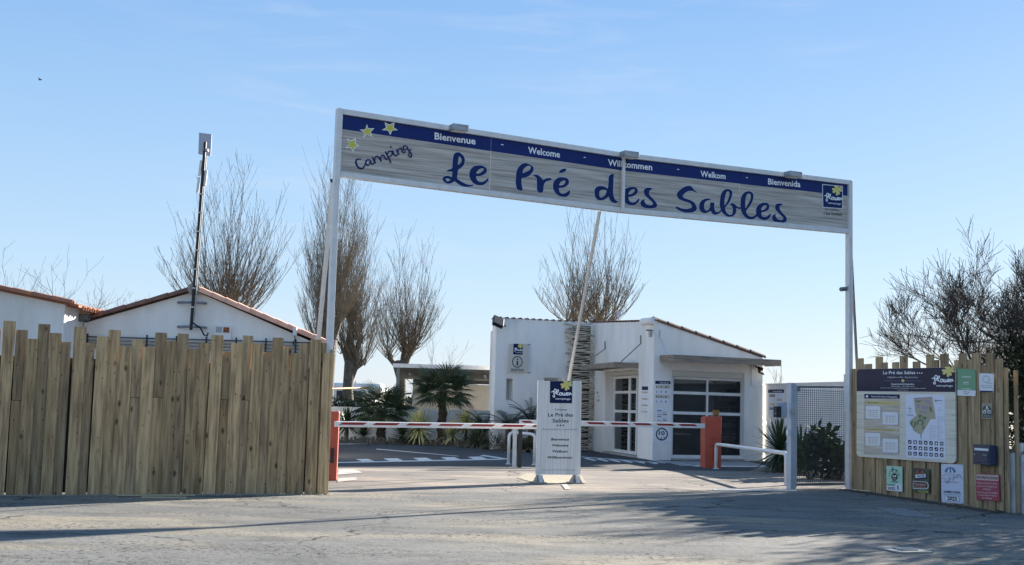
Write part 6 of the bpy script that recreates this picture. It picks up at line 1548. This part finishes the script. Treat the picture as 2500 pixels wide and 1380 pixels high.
# dark fan/cycad leaves by the reception wall
def cycad(base, h, n, L_, label, seed, sc=1.0):
    random.seed(seed); t = thing('cycad', label, 'plant', base, 'dark feather leaved plants'); mb = MB(); c = Vector(base)+Vector((0, 0, h))
    MB().tube([base, c], [.1, .08], 8).build('stem', PALMT, t)
    for i in range(n):
        az = i*2.4+random.uniform(-.3, .3); el = R(random.uniform(15, 75)); d = Vector((math.cos(az)*math.cos(el), math.sin(az)*math.cos(el), math.sin(el))); q = c.copy(); pts = [q.copy()]
        for k in range(9): d = (d+Vector((0, 0, -.13))).normalized(); q = q+d*L_/9; pts.append(q.copy())
        mb.tube(pts, .008, 3, cap=False)
        for k in range(2, 10):
            dd = (pts[k]-pts[k-1]).normalized(); s_ = dd.cross(Vector((0, 0, 1))).normalized()
            for sg in (1, -1):
                for m_ in (0, .5):
                    p = pts[k-1].lerp(pts[k], m_); e = p+(s_*sg*.8+dd*.6+Vector((0, 0, .15))).normalized()*L_*.26*(1-k/14); w_ = dd*.012
                    mb.add([p-w_, p+w_, e], [(0, 1, 2)])
    mb.build('leaves', mat('cycad_dark', (.022, .034, .014), .45, var=.3), t)
cycad(bs(1185, 34.9), .45, 20, 1.0, 'dark feathery plant at the left corner of the reception', 101)
cycad(bs(1243, 32.75), .62, 22, .95, 'dark feathery plant below the slot window of the reception', 102)
cycad(bs(1298, 32.9), .72, 22, .9, 'dark feathery plant half hidden behind the totem', 103)
# right side yucca and shrub
rosette(bs(1905, 25.2), .42, 170, .82, .034, YUCG, 'large dark spiky yucca beside the mesh gate post', 111, elmin=-55, stem=.09, name='yucca')
rosette(bs(1955, 24.6), .35, 80, .72, .032, YUCG, 'second dark yucca head seen through the mesh gate', 112, elmin=-30, name='yucca')
def broadleaf(base, label, seed, blobs, n, size, m):
    leafcloud('broadleaf_shrub', label, 'shrub', [(base[0]+x, base[1]+y, z, r, s) for x, y, z, r, s in blobs], n, size, m, [(base[0], base[1], base[0], base[1], .5, .03)], seed, aspect=.5)
broadleaf(bs(2005, 23.2), 'large leaved dark shrub behind the mesh gate', 121, [(0, 0, .68, .36, .8), (-.32, .1, .4, .3, .9), (.3, .0, .38, .36, .9)], 620, .20, SHRUB)
broadleaf(bs(2050, 22.8), 'low dark shrub at the right side behind the mesh gate', 122, [(0, 0, .3, .3, .9), (-.5, 0, .22, .26, .9)], 420, .10, LEAFD)
# bird
bd = thing('bird', 'tiny dark bird flying high in the left of the sky', 'bird', atY(98, 195, 60))
p = atY(98, 195, 60); mb = MB(); mb.tube([p-Vector((.09, 0, 0)), p-Vector((.03, 0, 0)), p+Vector((.04, 0, .005)), p+Vector((.10, 0, .01))], [.008, .035, .03, .006], 6)
mb.build('body', ASH, bd)
for sg in (-1, 1): MB().add([p+Vector((-.03, 0, .01)), p+Vector((.03, 0, .01)), p+Vector((.0, sg*.22, .06)), p+Vector((-.04, sg*.2, .06))], [(0, 1, 2, 3)]).build('wing', ASH, bd)


# ------------------------------------------------------------------ grit and litter
random.seed(200)
def grit(name, segs, n, spread, m, rmin=.004, rmax=.016, kind='stuff'):
    mb = MB()
    for i in range(n):
        a, b = random.choice(segs); t = random.random(); p = Vector((a[0]+(b[0]-a[0])*t, a[1]+(b[1]-a[1])*t)); d = (Vector((b[0], b[1]))-Vector((a[0], a[1]))).normalized(); nn = Vector((d.y, -d.x))
        o = abs(random.gauss(0, spread)); p = p+nn*o if nn.y < 0 else p-nn*o; r = random.uniform(rmin, rmax)
        c = Vector((p.x, p.y, .006+r*.3)); q = [c+Vector((random.uniform(.6, 1.2)*r*math.cos(k*2.1+i), random.uniform(.6, 1.2)*r*math.sin(k*2.1+i), -r*.3)) for k in range(3)]
        mb.add(q+[c+Vector((0, 0, r*.7))], [(0, 1, 3), (1, 2, 3), (2, 0, 3)])
    o = mb.build(name, m); o['kind'] = kind; return o
grit('gravel', [(PR.pt(0, 0, .06), PR.pt(ue, 0, .06))], 2600, .10, mat('dark_grit', (.10, .085, .065), 1, rnd=.0))
grit('gravel', [(PF.pt(-1, 0, .07), PF.pt(uR, 0, .07))], 2200, .07, mat('pale_grit', (.28, .25, .20), 1))
g1_, g2_ = G(300, 1330), G(1500, 1300)
mb = MB()
grit('leaf_litter', [(G(2050, 1215), G(2440, 1275)), (G(1430, 1120), G(1590, 1140))], 120, .35, mat('brown_litter', (.12, .085, .05), .9), .006, .016)
